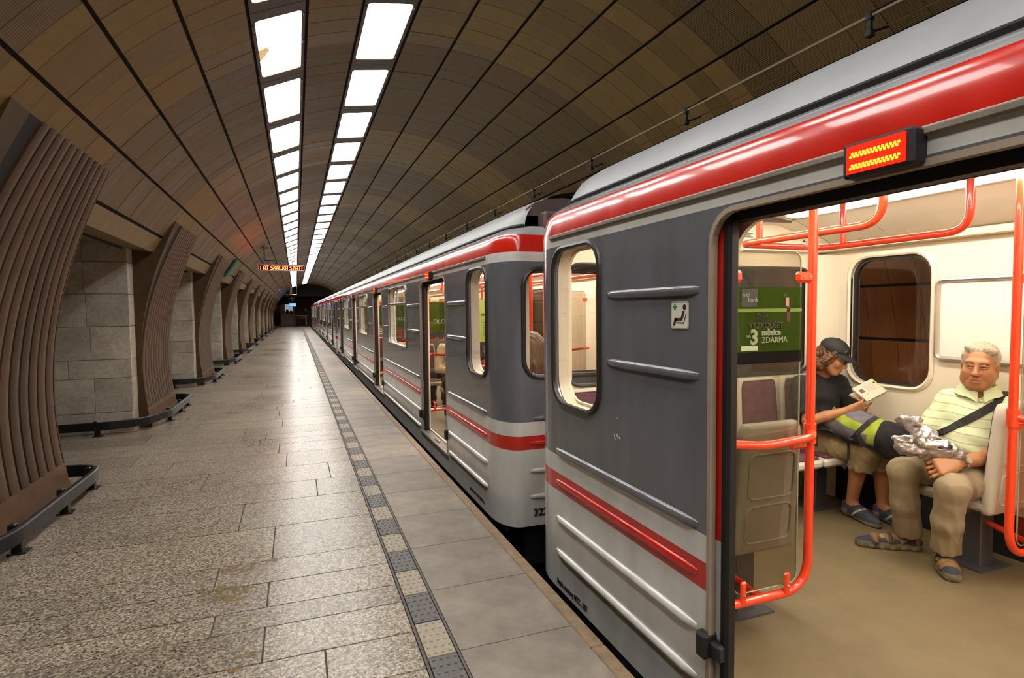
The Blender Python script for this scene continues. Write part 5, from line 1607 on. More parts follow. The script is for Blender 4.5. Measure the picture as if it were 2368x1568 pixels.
# ------------------------------------------------------------------ the grey-haired man on the seat by the red pole
def old_man():
    base = Vector((3.58, 2.12, .04))
    man = empty('person', base, 'grey-haired man in a pale green striped polo sitting and facing the open door', 'person')
    off = tuple(base)
    hc = np.array((3.600, 2.098, 1.152)); HM = frame_from((-.93, -.37, -.04), (.05, -.04, 1))
    neck = np.array((3.635, 2.125, 1.02)); chest = np.array((3.62, 2.135, .86)); belly = np.array((3.57, 2.12, .66)); pel = np.array((3.62, 2.15, .53))
    shR = np.array((3.580, 2.232, .930)); shL = np.array((3.708, 2.035, .925))
    elR = np.array((3.455, 2.305, .715)); wrR = np.array((3.285, 2.155, .665))
    elL = np.array((3.60, 1.955, .69)); wrL = np.array((3.268, 2.005, .655))
    hpR = np.array((3.62, 2.25, .53)); hpL = np.array((3.62, 2.05, .52))
    knR = np.array((3.262, 2.285, .545)); knL = np.array((3.215, 1.985, .535))
    anR = np.array((3.405, 2.335, .13)); anL = np.array((3.315, 2.075, .13))
    # skin: one body
    s = SDF(.0045)
    W = head_ops(s, hc, HM, 1.06, True)
    s.cone(W(0, -.035, -.06), neck, .060, .066, .03); s.cone(W(0, .01, -.09), neck + np.array((-.02, -.02, -.01)), .045, .058, .03)
    s.cone(neck, chest, .068, .10, .03)
    s.cone(chest, pel, .10, .10, .03)
    s.chain([shR, elR], [.045, .040]); s.chain([elR, wrR], [.041, .027], .015)
    s.chain([shL, elL], [.045, .040]); s.chain([elL, (elL * .4 + wrL * .6), wrL], [.041, .036, .027], .015)
    s.chain([chest, shR], [.06, .045]); s.chain([chest, shL], [.06, .045])
    s.chain([pel, hpR, knR, anR], [.09, .075, .055, .035]); s.chain([pel, hpL, knL, anL], [.09, .075, .055, .035])
    hand_ops(s, wrL, (-.80, .30, -.16), (.10, .75, -.55), 1, (.85, 1.15, .8), 1.14, thumb=(.55, .85, .35))
    hand_ops(s, wrR, (-.50, -.66, .0), (.55, -.15, -.6), -1, (.7, .95, .7), 1.06, thumb=(.6, .8, .1))
    pt = []
    dk = (.30, .11, .05)
    pt.append(('s', W(0, .092, -.0665), .030, (.36, .13, .075), .75))
    for q in (-1, 1):
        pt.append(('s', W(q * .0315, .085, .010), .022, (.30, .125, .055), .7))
        pt.append(('s', W(q * .045, .075, -.03), .028, (.56, .22, .11), .55))
        for i in range(6):       # greying brows
            pt.append(('s', W(q * (.014 + .0065 * i), .090 - .0016 * i * i * .35, .0285 + .002 * (i % 2)), .0075, (.20, .12, .065), .75))
    pt.append(('s', W(0, .108, -.028), .022, (.56, .23, .11), .6))
    pt.append(('s', W(0, .072, .064), .05, (.55, .28, .13), .5))
    b = link('body', s.mesh('body', m_skin, SKIN_O, pt, off=off), man)
    for q in (-1, 1):
        mb = MB(base); mb.ball(W(q * .0315, .0745, .0075), .0120 * 1.05, 12); e = mb.build('eye', m_eye, b, smooth=True)
        mb = MB(base); mb.ball(W(q * .0315 + .002, .0838, .0072), (.0066, .0066, .0066), 10); mb.build('iris', m_iris, e, smooth=True)
        # heavy upper lids
        sl = SDF(.0025); sl.chain([W(q * .017, .0845, .0115), W(q * .031, .0885, .0150), W(q * .047, .0780, .0105)], [.0050, .0062, .0052], .004); sl.chain([W(q * .018, .0840, .0015), W(q * .031, .0865, -.0005), W(q * .045, .0785, .0025)], [.0035, .0042, .0036], .003); link('eyelid', sl.mesh('eyelid', m_skin, (.40, .18, .08), off=off), b)
    # hair, combed across
    h = SDF(.005)
    h.ell(W(0, -.028, .048), np.array((.080, .093, .082)) * 1.06, HM, .012)
    h.cone(W(-.058, .040, .090), W(.050, .040, .100), .018, .018, .02)
    h.cone(W(.06, .02, .06), W(.068, .0, -.005), .018, .011, .012); h.cone(W(-.06, .02, .06), W(-.067, .0, -.005), .018, .011, .012)
    h.ell(W(0, .088, .035), np.array((.060, .050, .048)) * 1.06, HM, .010, True)
    h.ell(W(0, .07, -.09), np.array((.10, .10, .10)) * 1.06, HM, .012, True)
    h.ell(W(0, -.0, -.13), np.array((.09, .12, .09)) * 1.06, HM, .012, True)
    for q in (-1, 1): h.ell(W(q * .082, -.008, -.012), np.array((.02, .026, .034)) * 1.06, HM, .006, True)
    rel = lambda V: (V - hc) @ HM
    def strands(X, Y, Z):
        x = (X - hc[0]) * HM[0][0] + (Y - hc[1]) * HM[1][0] + (Z - hc[2]) * HM[2][0]; y = (X - hc[0]) * HM[0][1] + (Y - hc[1]) * HM[1][1] + (Z - hc[2]) * HM[2][1]; z = (X - hc[0]) * HM[0][2] + (Y - hc[1]) * HM[1][2] + (Z - hc[2]) * HM[2][2]
        return .0022 * np.sin(y * 260 + 3 * np.sin(x * 30)) * (z > .03) + .0016 * np.sin(x * 300 + z * 90)
    link('hair', h.mesh('hair', m_hair, (.50, .44, .33), [('f', lambda V: np.clip(.5 + .5 * np.sin(rel(V)[:, 1] * 170 + rel(V)[:, 0] * 60), 0, 1), 0, (.25, .20, .13), .6), ('f', lambda V: np.clip(rel(V)[:, 0] * 12, 0, 1), 0, (.50, .46, .38), .5)], folds=strands, off=off), man)
    # polo shirt
    def folds(X, Y, Z):
        return .0045 * np.sin((X - Y) * 34 + Z * 30 + 2 * np.sin(Z * 17)) * np.clip((.80 - Z) * 6, 0, 1) + .003 * np.sin(Z * 60 + X * 35) * np.clip((.95 - Z) * 5, 0, 1) - .004
    p = SDF(.0055)
    p.ell((3.63, 2.125, .865), (.125, .150, .115), frame_from((-.80, -.60, 0)) @ np.array([[0, 1, 0], [1, 0, 0], [0, 0, 1.0]]), .05)
    p.cone((3.61, 2.125, .81), (3.585, 2.11, .70), .130, .146, .05); p.cone((3.575, 2.12, .70), (3.60, 2.14, .585), .150, .145, .05)
    p.chain([(3.63, 2.17, .93), shR, elR * .55 + shR * .45, elR * .80 + shR * .20], [.066, .070, .063, .066], .03)
    p.chain([(3.67, 2.08, .93), shL, elL * .55 + shL * .45, elL * .72 + shL * .28], [.066, .070, .061, .064], .03)
    p.cone(neck + np.array((0, 0, -.03)), neck + np.array((-.005, -.005, -.075)), .076, .105, .025)
    p.ell(neck + np.array((-.018, -.014, .0)), (.070, .070, .062), None, .012, True)
    p.cone(neck + np.array((-.06, -.045, -.01)), neck + np.array((-.105, -.078, -.10)), .018, .004, .010, True)
    for el, sh, f in ((elR, shR, .80), (elL, shL, .72)):
        d = (el - sh) / np.linalg.norm(el - sh); e_ = sh + (el - sh) * f + d * .05; p.cone(e_, e_ + d * .03, .085, .085, .012, True)
    po_ = link('polo_shirt', p.mesh('polo_shirt', m_polo, folds=folds, off=off), man)
    # collar: two flaps round the neck
    m_col = mat('collar_knit', (.56, .64, .38), .85)
    cl = MB(base)
    cen = neck + np.array((-.012, -.010, 0))
    for q in (-1, 1):
        loops = []
        for i in range(9):
            t = i / 8; ang = math.radians(8 + 165 * t) * q
            fv = np.array((-.80, -.60, 0)); rv = np.array((-.60, .80, 0))
            dirv = fv * math.cos(ang) + rv * math.sin(ang)
            top = cen + dirv * .074 + np.array((0, 0, .012 + .028 * t)); wd = .055 * (1 - .25 * t) + .02 * (t < .12)
            out = cen + dirv * (.074 + .034) + np.array((0, 0, .012 + .028 * t - wd))
            loops.append([tuple(top), tuple(top + dirv * .008 + np.array((0, 0, .004))), tuple(out + dirv * .004), tuple(out - dirv * .004)])
        cl.loft(loops, True, True, True)
    cl.build('collar', m_col, po_, smooth=50)
    bt = MB(base)
    for i in range(2):
        bt.ball(cen + np.array((-.80, -.60, 0)) * (.098 + .022 * i) + np.array((0, 0, -.055 - .032 * i)), .006, 8)
    bt.build('button', m_plate, po_)
    ck_later = True
    # trousers
    def tf(X, Y, Z): return .0038 * (np.abs(np.sin(Z * 30 + (X + Y) * 34 + 1.6 * np.sin(Y * 30))) - .6) + .0035 * (np.abs(np.sin((X - Y) * 48 + Z * 16)) - .6) * np.clip(1.3 - Z * 1.6, .3, 1) - .002
    t = SDF(.005)
    t.cone((3.63, 2.15, .56), (3.60, 2.14, .52), .150, .145, .04)
    t.chain([hpR, (hpR + knR) / 2, knR], [.100, .085, .070], .03); t.chain([hpL, (hpL + knL) / 2, knL], [.100, .086, .072], .03)
    t.chain([knR, knR * .5 + anR * .5 + np.array((-.01, 0, 0)), anR + np.array((-.01, 0, .025))], [.069, .069, .073], .03)
    t.chain([knL, knL * .5 + anL * .5 + np.array((-.01, 0, 0)), anL + np.array((-.01, -.01, .045))], [.071, .067, .070], .03)
    for an, dz in ((anR, .0), (anL, .022)): t.cone((an[0], an[1], an[2] - .10 + dz), (an[0], an[1], an[2] - .055 + dz), .09, .085, .008, True)
    tr = link('trousers', t.mesh('trousers', m_cloth, (.30, .235, .145), [('f', lambda V: np.clip(np.sin(V[:, 2] * 45 + V[:, 0] * 30) - .2, 0, 1), 0, (.24, .18, .105), .35)], folds=tf, off=off), man)
    mb = MB(base)
    for (kn, sd) in ((knR, 1), (knL, -1)):
        pass
    # sandals with dark socks
    for an, toe, nm in ((anR, np.array((3.205, 2.470, .06)), 'right'), (anL, np.array((3.228, 1.985, .06)), 'left')):
        heel = an * np.array((1, 1, 0)) + np.array((0, 0, .068)); toe = toe + np.array((0, 0, .008)); d = toe - heel; d /= np.linalg.norm(d); L = np.linalg.norm(toe - heel); n_ = np.array((-d[1], d[0], 0))
        hb = heel - d * .03
        so = SDF(.0045)
        so.chain([hb + np.array((0, 0, .012)), heel + d * L * .45, heel + d * L * .8, toe + d * .01], [.040, .040, .038, .030], .03); so.cone(heel, heel + np.array((0, 0, .09)), .038, .040, .02)
        link('sock', so.mesh('sock', m_cloth, (.035, .04, .055), off=off), man)
        sd = SDF(.0045)
        zf = .04
        for q in (-1, 1):
            sd.chain([hb + n_ * q * .010 + np.array((0, 0, -.008)), heel + d * L * .5 + n_ * q * .012 + np.array((0, 0, -.008)), toe + n_ * q * .010 + d * .012 + np.array((0, 0, -.004))], [.036, .036, .032], .02)
        sole_clip = [((0, 0, .082), (0, 0, 1)), ((0, 0, .041), (0, 0, -1))]
        sl_ = link('sandal', sd.mesh('sandal', m_leather, (.13, .105, .055), [('f', lambda V: (V[:, 2] > .077) * 1.0, 0, (.06, .045, .03), .8), ('f', lambda V: (np.sin((V @ d) * 110) > .2) * (V[:, 2] < .064), 0, (.26, .24, .15), .7)], off=off, clip=sole_clip), man)
        up = SDF(.004)
        for f, w_ in ((.14, .034), (.46, .030), (.78, .026)):
            c0_ = heel + d * L * f
            rad = .055 if f < .7 else .050
            up.ops.append(('e', c0_ + np.array((0, 0, .006)), np.array((rad, w_, rad * (1.05 if f > .3 else 1.0))), np.stack([n_, d, np.array((0, 0, 1.0))], 1), .012, False))
        up.cone(heel + d * L * .1 + np.array((0, 0, .03)), heel + d * L * .8 + np.array((0, 0, .028)), .030, .022, .012)
        up.ops.append(('e', hb + np.array((0, 0, .025)), np.array((.047, .03, .035)), np.stack([n_, d, np.array((0, 0, 1.0))], 1), .012, False))
        # open toe and heel vents
        up.ell(toe + d * .018, .034, None, .008, True)
        for q in (-1, 1): up.ell(heel + d * L * .10 + n_ * q * .05 + np.array((0, 0, .012)), (.022, .022, .016), None, .006, True)
        link('strap', up.mesh('strap', m_leather, (.20, .11, .035), [('f', lambda V: (np.abs(((V - heel) @ d) / L - .46) < .05) * 1.0, 0, (.035, .028, .02), .9), ('f', lambda V: (np.abs(((V - heel) @ d) / L - .63) < .03) * (V[:, 2] > .10), 0, (.35, .27, .11), .9)], off=off, clip=[((0, 0, .078), (0, 0, -1))]), sl_)
    # watch
    wa = wrL + (elL - wrL) * .14; wd = (elL - wrL) / np.linalg.norm(elL - wrL)
    mb = MB(base); a_ = np.cross(wd, (0, 0, 1)); a_ /= np.linalg.norm(a_); b_ = np.cross(a_, wd)
    pts = [tuple(wa + a_ * .035 * math.cos(t) + b_ * .033 * math.sin(t)) for t in np.linspace(0, 2 * math.pi, 20)[:-1]]
    mb.ribbon(pts + [pts[0]], [tuple(np.array(p_) - wa) for p_ in pts + [pts[0]]], .016, .004); wt = mb.build('watch', m_alu, man)
    fc = np.array((-.70, -.62, .35)); fc -= wd * (fc @ wd); fc /= np.linalg.norm(fc); fr2 = np.cross(wd, fc)
    mb = MB(base); lo_ = [[tuple(wa + fc * h_ + (wd * math.cos(t) + fr2 * math.sin(t)) * .019) for t in np.linspace(0, 2 * math.pi, 20)[:-1]] for h_ in (.032, .042)]; mb.loft(lo_, True, True, True); mb.build('watch_case', m_alu, wt)
    mb = MB(base); mb.add([tuple(wa + fc * .0425 + (wd * math.cos(t) + fr2 * math.sin(t)) * .0155) for t in np.linspace(0, 2 * math.pi, 18)[:-1]], [tuple(range(17))]); mb.build('dial', mat('watch_dial', (.45, .42, .30), .3), wt)
    # shoulder strap
    fv = np.array((-.80, -.60, 0)); pts = []
    for p_, o_ in [((3.745, 2.075, 1.015), 0), ((3.695, 2.055, 1.035), 0), ((3.63, 2.03, 1.005), 0), ((3.575, 2.035, .965), 0), ((3.515, 2.055, .925), 0), ((3.455, 2.085, .865), 0), ((3.42, 2.125, .805), 0), ((3.405, 2.175, .745), 0), ((3.42, 2.21, .69), 0)]: pts.append(p_)
    from mathutils.bvhtree import BVHTree
    bv = BVHTree.FromPolygons([v.co + base for v in po_.data.vertices], [q_.vertices[:] for q_ in po_.data.polygons])
    pts = []; nr = []
    a_ = np.array((3.735, 2.015, 1.00)); b2 = np.array((3.435, 2.235, .735))
    for i in range(15):
        q_ = a_ + (b2 - a_) * i / 14; st_ = Vector(q_) + Vector((-.80, -.60, .12 if i > 2 else .8)).normalized() * .5
        h_ = bv.ray_cast(st_, (Vector(q_) - st_).normalized(), 1.0)
        if h_[0] is not None: pts.append(tuple(h_[0] + h_[1] * .004)); nr.append(tuple(h_[1]))
    dirn = (Vector((3.62, 1.985, .885)) - Vector((0, 0, 1.5))).normalized()
    for px_ in ((3.640, 1.985, .885),):
        dirn = (Vector(px_) - Vector((0, 0, 1.5))).normalized(); h_ = bv.ray_cast(Vector(px_) - dirn * .6, dirn, 1.2)
        if h_[0] is not None:
            ck = MB(base); c0 = np.array(h_[0]); e_ = Vector((-.55, .8, -.2)); ck.ball(c0, (.008, .008, .004), 8); ck.ball(c0 + np.array(e_) * .010, (.005, .006, .003), 8); ck.ball(c0 - np.array(e_) * .010, (.004, .004, .003), 8)
            ck.build('chest_emblem', mat('emblem_dark', (.03, .045, .02), .7), po_)
    mb = MB(base); mb.ribbon(pts, nr, .042, .005); mb.build('shoulder_strap', mat('black_webbing', (.014, .013, .015), .75), man)
    return man
old_man()

# crumpled silver bag in his lap
def silver_bag():
    base = Vector((3.18, 2.12, .66))
    s = SDF(.005); off = tuple(base)
    rv = np.array((-.60, .80, 0)); 
    def Wb(r, f, z): return np.array((3.225, 2.125, .735)) + np.array((-.58, .81, 0)) * r + np.array((-.81, -.58, 0)) * f + np.array((0, 0, z))
    s.cone(Wb(-.13, .01, -.045), Wb(.10, .02, -.015), .042, .055, .02); s.cone(Wb(-.10, .03, -.01), Wb(.02, .04, .03), .040, .050, .015)
    s.ell(Wb(.015, .01, .055), (.07, .06, .045), None, .012); s.cone(Wb(.02, -.02, .06), Wb(-.03, .04, .02), .045, .03, .012)
    s.cone(Wb(.05, .0, .075), Wb(.115, -.01, .125), .030, .034, .012); s.cone(Wb(.115, -.01, .125), Wb(.05, .02, .13), .034, .028, .012)
    s.cone(Wb(.08, .05, .02), Wb(.145, .06, .03), .018, .016, .006); s.cone(Wb(.145, .06, .03), Wb(.08, .055, .045), .014, .012, .006)
    s.ell(Wb(.105, .075, .032), (.03, .03, .009), None, .004, True)
    s.ell(Wb(-.02, .09, .045), (.06, .03, .012), None, .006, True)
    s.ell(Wb(-.06, .08, .005), (.07, .02, .010), None, .006, True)
    def cr(X, Y, Z):
        a = X * 95 + 3 * np.sin(Y * 40 + Z * 33); b = Y * 90 + 3 * np.sin(X * 45 - Z * 38); c_ = Z * 100 + 2.5 * np.sin(X * 50 + Y * 37)
        return .0060 * (np.abs(np.sin(a * .5)) + np.abs(np.sin(b * .5)) + np.abs(np.sin(c_ * .5)) - 1.6)
    o = link('foil_bag', s.mesh('foil_bag', m_foil, folds=cr, off=off), None, loc=base)
    o.data.polygons.foreach_set('use_smooth', [False] * len(o.data.polygons))
    tag(o, 'crumpled silver plastic bag lying in the lap of the grey-haired man', 'bag')
silver_bag()

# ------------------------------------------------------------------ the reader in the cap
def reader():
    base = Vector((3.55, 3.08, .04)); off = tuple(base)
    man = empty('person', base, 'young man in a black cap and t-shirt reading a book on the end seat', 'person')
    hc = np.array((3.555, 3.005, 1.140)); HM = frame_from((.36, -.82, -.42), (.15, -.38, .9))
    neck = np.array((3.565, 3.115, 1.015)); chest = np.array((3.57, 3.13, .84)); pel = np.array((3.56, 3.10, .53))
    shN = np.array((3.40, 3.13, .925)); shF = np.array((3.725, 3.11, .925))
    elN = np.array((3.270, 2.955, .712)); wrN = np.array((3.455, 2.787, .806))
    elF = np.array((3.755, 2.97, .73)); wrF = np.array((3.64, 2.80, .845))
    hpN = np.array((3.47, 3.07, .52)); hpF = np.array((3.65, 3.07, .52))
    knN = np.array((3.545, 2.735, .540)); knF = np.array((3.70, 2.72, .540))
    anN = np.array((3.575, 2.855, .135)); anF = np.array((3.70, 2.72, .135))
    s = SDF(.0045)
    W = head_ops(s, hc, HM, .96, False)
    s.cone(W(0, -.03, -.06), neck, .050, .056, .03); s.cone(neck, chest, .056, .09, .03); s.cone(chest, pel, .09, .09, .03)
    for sh, el, wr in ((shN, elN, wrN), (shF, elF, wrF)):
        s.chain([chest, sh], [.06, .042]); s.chain([sh, el], [.042, .036]); s.chain([el, el * .55 + wr * .45, wr], [.037, .034, .023], .012)
    for hp, kn, an in ((hpN, knN, anN), (hpF, knF, anF)):
        s.chain([pel, hp, kn], [.085, .075, .055]); s.chain([kn, kn * .68 + an * .32 + np.array((0, .018, 0)), an], [.052, .055, .034], .02)
        s.cone(an, an + np.array((0, -.10, -.05)), .034, .03, .02)
    hand_ops(s, wrN, (.62, -.48, .30), (.35, .65, .35), -1, (.6, .9, .7), .95, thumb=(.5, .8, .3))
    hand_ops(s, wrF, (-.55, -.42, .10), (-.35, .45, .55), 1, (.5, .8, .6), .95, thumb=(.5, .8, .3))
    pt = [('s', W(0, .092, -.0665), .026, (.42, .15, .09), .8), ('s', W(0, .108, -.028), .02, (.56, .23, .12), .6)]
    for q in (-1, 1):
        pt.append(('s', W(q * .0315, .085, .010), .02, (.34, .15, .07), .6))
        for i in range(5): pt.append(('s', W(q * (.014 + .007 * i), .090 - .0012 * i * i * .35, .028), .0065, (.08, .04, .02), .8))
    b = link('body', s.mesh('body', m_skin, SKIN_Y, pt, off=off), man)
    for q in (-1, 1):
        mb = MB(base); mb.ball(W(q * .0315, .0765, .0085), .0118, 10); e = mb.build('eye', m_eye, b, smooth=True)
        mb = MB(base); mb.ball(W(q * .0315, .085, .004), .0058, 8); mb.build('iris', m_iris, e, smooth=True)
    # brown hair to the nape
    h = SDF(.0055)
    h.ell(W(0, -.030, .030), np.array((.083, .085, .085)) * .98, HM, .012)
    for q in (-1, 1):
        h.chain([W(q * .070, .01, .03), W(q * .078, -.012, -.03), W(q * .074, -.035, -.085), W(q * .060, -.06, -.115)], [.020, .028, .034, .022], .02)
        h.cone(W(q * .066, .035, .035), W(q * .073, .022, -.012), .012, .011, .01)
    h.chain([W(-.05, -.085, .0), W(0, -.10, -.06), W(.05, -.085, -.09)], [.04, .045, .035], .03); h.cone(W(0, -.09, -.03), W(0, -.082, -.115), .05, .04, .03)
    def st(X, Y, Z): return .0035 * np.sin(Y * 210 + Z * 80 + 4 * np.sin(Z * 45)) + .002 * np.sin(X * 260 + Z * 120)
    link('hair', h.mesh('hair', m_hair, (.135, .060, .022), [('f', lambda V: np.clip(np.sin(V[:, 1] * 190 + V[:, 2] * 110), 0, 1), 0, (.055, .022, .008), .7)], folds=st, off=off), man)
    # baseball cap
    m_cap = mat('black_cap', (.014, .013, .015), .7, bump=.2, bscale=160)
    c = SDF(.004)
    c.ell(W(0, -.018, .058), np.array((.088, .102, .078)) * .98, HM, .008)
    cp = W(0, 0, .040); up = HM @ np.array((0, .18, 1.0)); up /= np.linalg.norm(up)
    cap = link('cap', c.mesh('cap', m_cap, off=off, clip=[(cp, -up)]), man)
    mb = MB(base); loops = []
    for i in range(13):       # peak
        t = math.radians(-68 + 136 * i / 12); inn = W(.080 * math.sin(t), .004 + .078 * math.cos(t), .047); fw = max(0, math.cos(t * 1.15))
        out = W(.086 * math.sin(t), .010 + .078 * math.cos(t) + .074 * fw, .044 - .020 * fw - .012 * math.sin(t) ** 2)
        loops.append([tuple(inn), tuple(out), tuple(out + HM @ np.array((0, 0, .005))), tuple(inn + HM @ np.array((0, 0, .006)))])
    mb.loft(loops, True, True, True); mb.build('peak', m_cap, cap, smooth=50)
    mb = MB(base); mb.ball(W(0, -.018, .137), .007, 8); mb.build('cap_button', m_cap, cap)
    mb = MB(base); mb.ball(W(-.085, -.075, .05), (.012, .008, .012), 8); mb.build('strap_buckle', m_cap, cap)
    # marks on the side and front of the cap
    mk = MB(base); cc = W(.0868, .004, .056) if False else W(.0860, -.030, .058)
    e1 = HM @ np.array((0, 1, 0)); e2 = HM @ np.array((0, 0, 1))
    mk.tube([tuple(cc + e1 * .0075 * math.cos(t) + e2 * .0075 * math.sin(t)) for t in np.linspace(0, 6.283, 15)[:-1]], .0012, 5, closed=True)
    mk.tube([tuple(cc), tuple(cc + e2 * .007)], .001, 4); mk.tube([tuple(cc), tuple(cc + e1 * .006 - e2 * .004)], .001, 4); mk.tube([tuple(cc), tuple(cc - e1 * .006 - e2 * .004)], .001, 4)
    mk.build('side_emblem', m_let_w, cap)
    mk = MB(base)
    for i in range(9):
        q_ = W(.0868 - .0003 * i, -.012 + .0045 * i, .0575); mk.ball(q_, (.0016, .0016, .0022 if i % 3 else .003), 5)
    mk.build('side_lettering', m_let_w, cap)
    mk = MB(base)
    for (x, z, r) in [(.032, .085, .006), (.024, .095, .005), (.040, .078, .005), (.018, .105, .004), (.046, .092, .003), (.034, .100, .003)]:
        yy = .102 * .98 * math.sqrt(max(.05, 1 - (x / .086) ** 2 - ((z - .058) / .0765) ** 2)) - .018
        mk.ball(W(x + .004, yy + .001, z), (r, r * .5, r * .8), 6)
    mk.build('front_emblem', mat('emblem_grey', (.30, .32, .36), .6), cap)
    # glasses
    g = MB(base)
    for q in (-1, 1):
        g.tube([tuple(W(q * .0325 + .0205 * math.cos(t), .0985, .006 + .0145 * math.sin(t))) for t in np.linspace(0, 6.283, 17)[:-1]], .0022, 6, closed=True)
        g.tube([tuple(W(q * .053, .097, .011)), tuple(W(q * .074, .06, .014)), tuple(W(q * .077, .0, .010))], .0022, 6)
    g.tube([tuple(W(-.012, .1, .008)), tuple(W(0, .104, .010)), tuple(W(.012, .1, .008))], .002, 6); gl = g.build('glasses', m_rubber, man, smooth=True)
    for q in (-1, 1):
        g = MB(base); g.add([tuple(W(q * .0325 + .0195 * math.cos(t), .0985, .006 + .0135 * math.sin(t))) for t in np.linspace(0, 6.283, 17)[:-1]], [tuple(range(16))]); g.build('lens', m_glass, gl)
    # t-shirt
    def tf(X, Y, Z): return .004 * np.sin(Z * 48 + X * 30) * np.sin(Y * 40 + Z * 20) - .002
    t = SDF(.006)
    t.ell((3.565, 3.13, .875), (.175, .115, .11), None, .05); t.cone((3.565, 3.125, .82), (3.56, 3.10, .56), .125, .128, .05)
    t.chain([(3.50, 3.13, .94), shN, elN * .5 + shN * .5, elN * .93 + shN * .07], [.06, .070, .064, .068], .03)
    t.chain([(3.63, 3.13, .94), shF, elF * .5 + shF * .5, elF * .93 + shF * .07], [.06, .068, .062, .064], .03)
    t.cone(neck + np.array((0, .005, -.03)), neck + np.array((0, .01, -.07)), .075, .10, .03)
    t.ell(neck + np.array((0, -.022, .0)), (.062, .058, .052), None, .012, True)
    for el, sh in ((elN, shN), (elF, shF)):
        d = (el - sh) / np.linalg.norm(el - sh); e_ = sh + (el - sh) * .93 + d * .05; t.cone(e_, e_ + d * .03, .085, .085, .010, True)
    link('t_shirt', t.mesh('t_shirt', m_cloth, (.014, .0145, .0135), folds=tf, off=off), man)
    # knee-length trousers
    def kf(X, Y, Z): return .006 * (np.abs(np.sin(Z * 32 + Y * 30 + 2.2 * np.sin(X * 25 + Y * 14))) - .6) + .003 * (np.abs(np.sin(Y * 60 - Z * 35)) - .6) - .002
    k = SDF(.005)
    k.cone((3.56, 3.12, .56), (3.56, 3.08, .53), .135, .13, .04)
    for hp, kn, an in ((hpN, knN, anN), (hpF, knF, anF)):
        k.chain([hp, (hp + kn) / 2, kn], [.100, .090, .080], .03); k.chain([kn, kn * .66 + an * .34], [.078, .082], .03)
        e_ = kn * .60 + an * .40 + np.array((0, 0, -.035)); k.cone(e_, e_ + np.array((0, 0, -.05)), .098, .10, .008, True)
    link('short_trousers', k.mesh('short_trousers', m_cloth, (.315, .245, .125), folds=kf, off=off), man)
    # canvas shoes
    for an, toe in ((anN, np.array((3.540, 2.640, .075))), (anF, np.array((3.69, 2.49, .075)))):
        heel = an * np.array((1, 1, 0)) + np.array((0, .02, .085)); d = toe - heel; L = np.linalg.norm(d); d /= L; n_ = np.array((-d[1], d[0], 0))
        sh = SDF(.0045)
        sh.chain([heel, heel + d * L * .4 + np.array((0, 0, .008)), heel + d * L * .75 + np.array((0, 0, -.006)), toe + np.array((0, 0, -.008))], [.042, .045, .040, .032], .03)
        sh.cone(heel, heel + np.array((0, 0, .035)), .042, .043, .02); sh.ell(heel + np.array((0, -.01, .075)), (.034, .045, .036), None, .010, True)
        rel = lambda V, heel=heel, d=d, L=L: ((V - heel) @ d) / L
        o = link('shoe', sh.mesh('shoe', m_leather, (.045, .050, .068), [('f', lambda V: (V[:, 2] < .068) * 1.0, 0, (.34, .31, .24), .9), ('f', lambda V: (np.abs(rel(V) - .40 - (V[:, 2] - .09) * 4) < .035) * (V[:, 2] > .068), 0, (.50, .49, .44), .9), ('f', lambda V: (rel(V) < .12) * (V[:, 2] > .068) * (V[:, 2] < .10), 0, (.30, .28, .24), .6)], off=off, clip=[((0, 0, .041), (0, 0, -1))]), man)
        mb = MB(base)
        for i in range(5):
            c_ = heel + d * L * (.42 + .07 * i) + np.array((0, 0, .056 - .006 * i)); mb.tube([tuple(c_ - n_ * .022), tuple(c_ + np.array((0, 0, .005))), tuple(c_ + n_ * .022)], .003, 5)
        mb.build('laces', m_lettering, o)
        so = SDF(.005); so.cone(an + np.array((0, 0, -.03)), an + np.array((0, 0, .0)), .041, .038, .01); link('sock', so.mesh('sock', m_cloth, (.02, .03, .09), off=off), man)
    return man
reader()

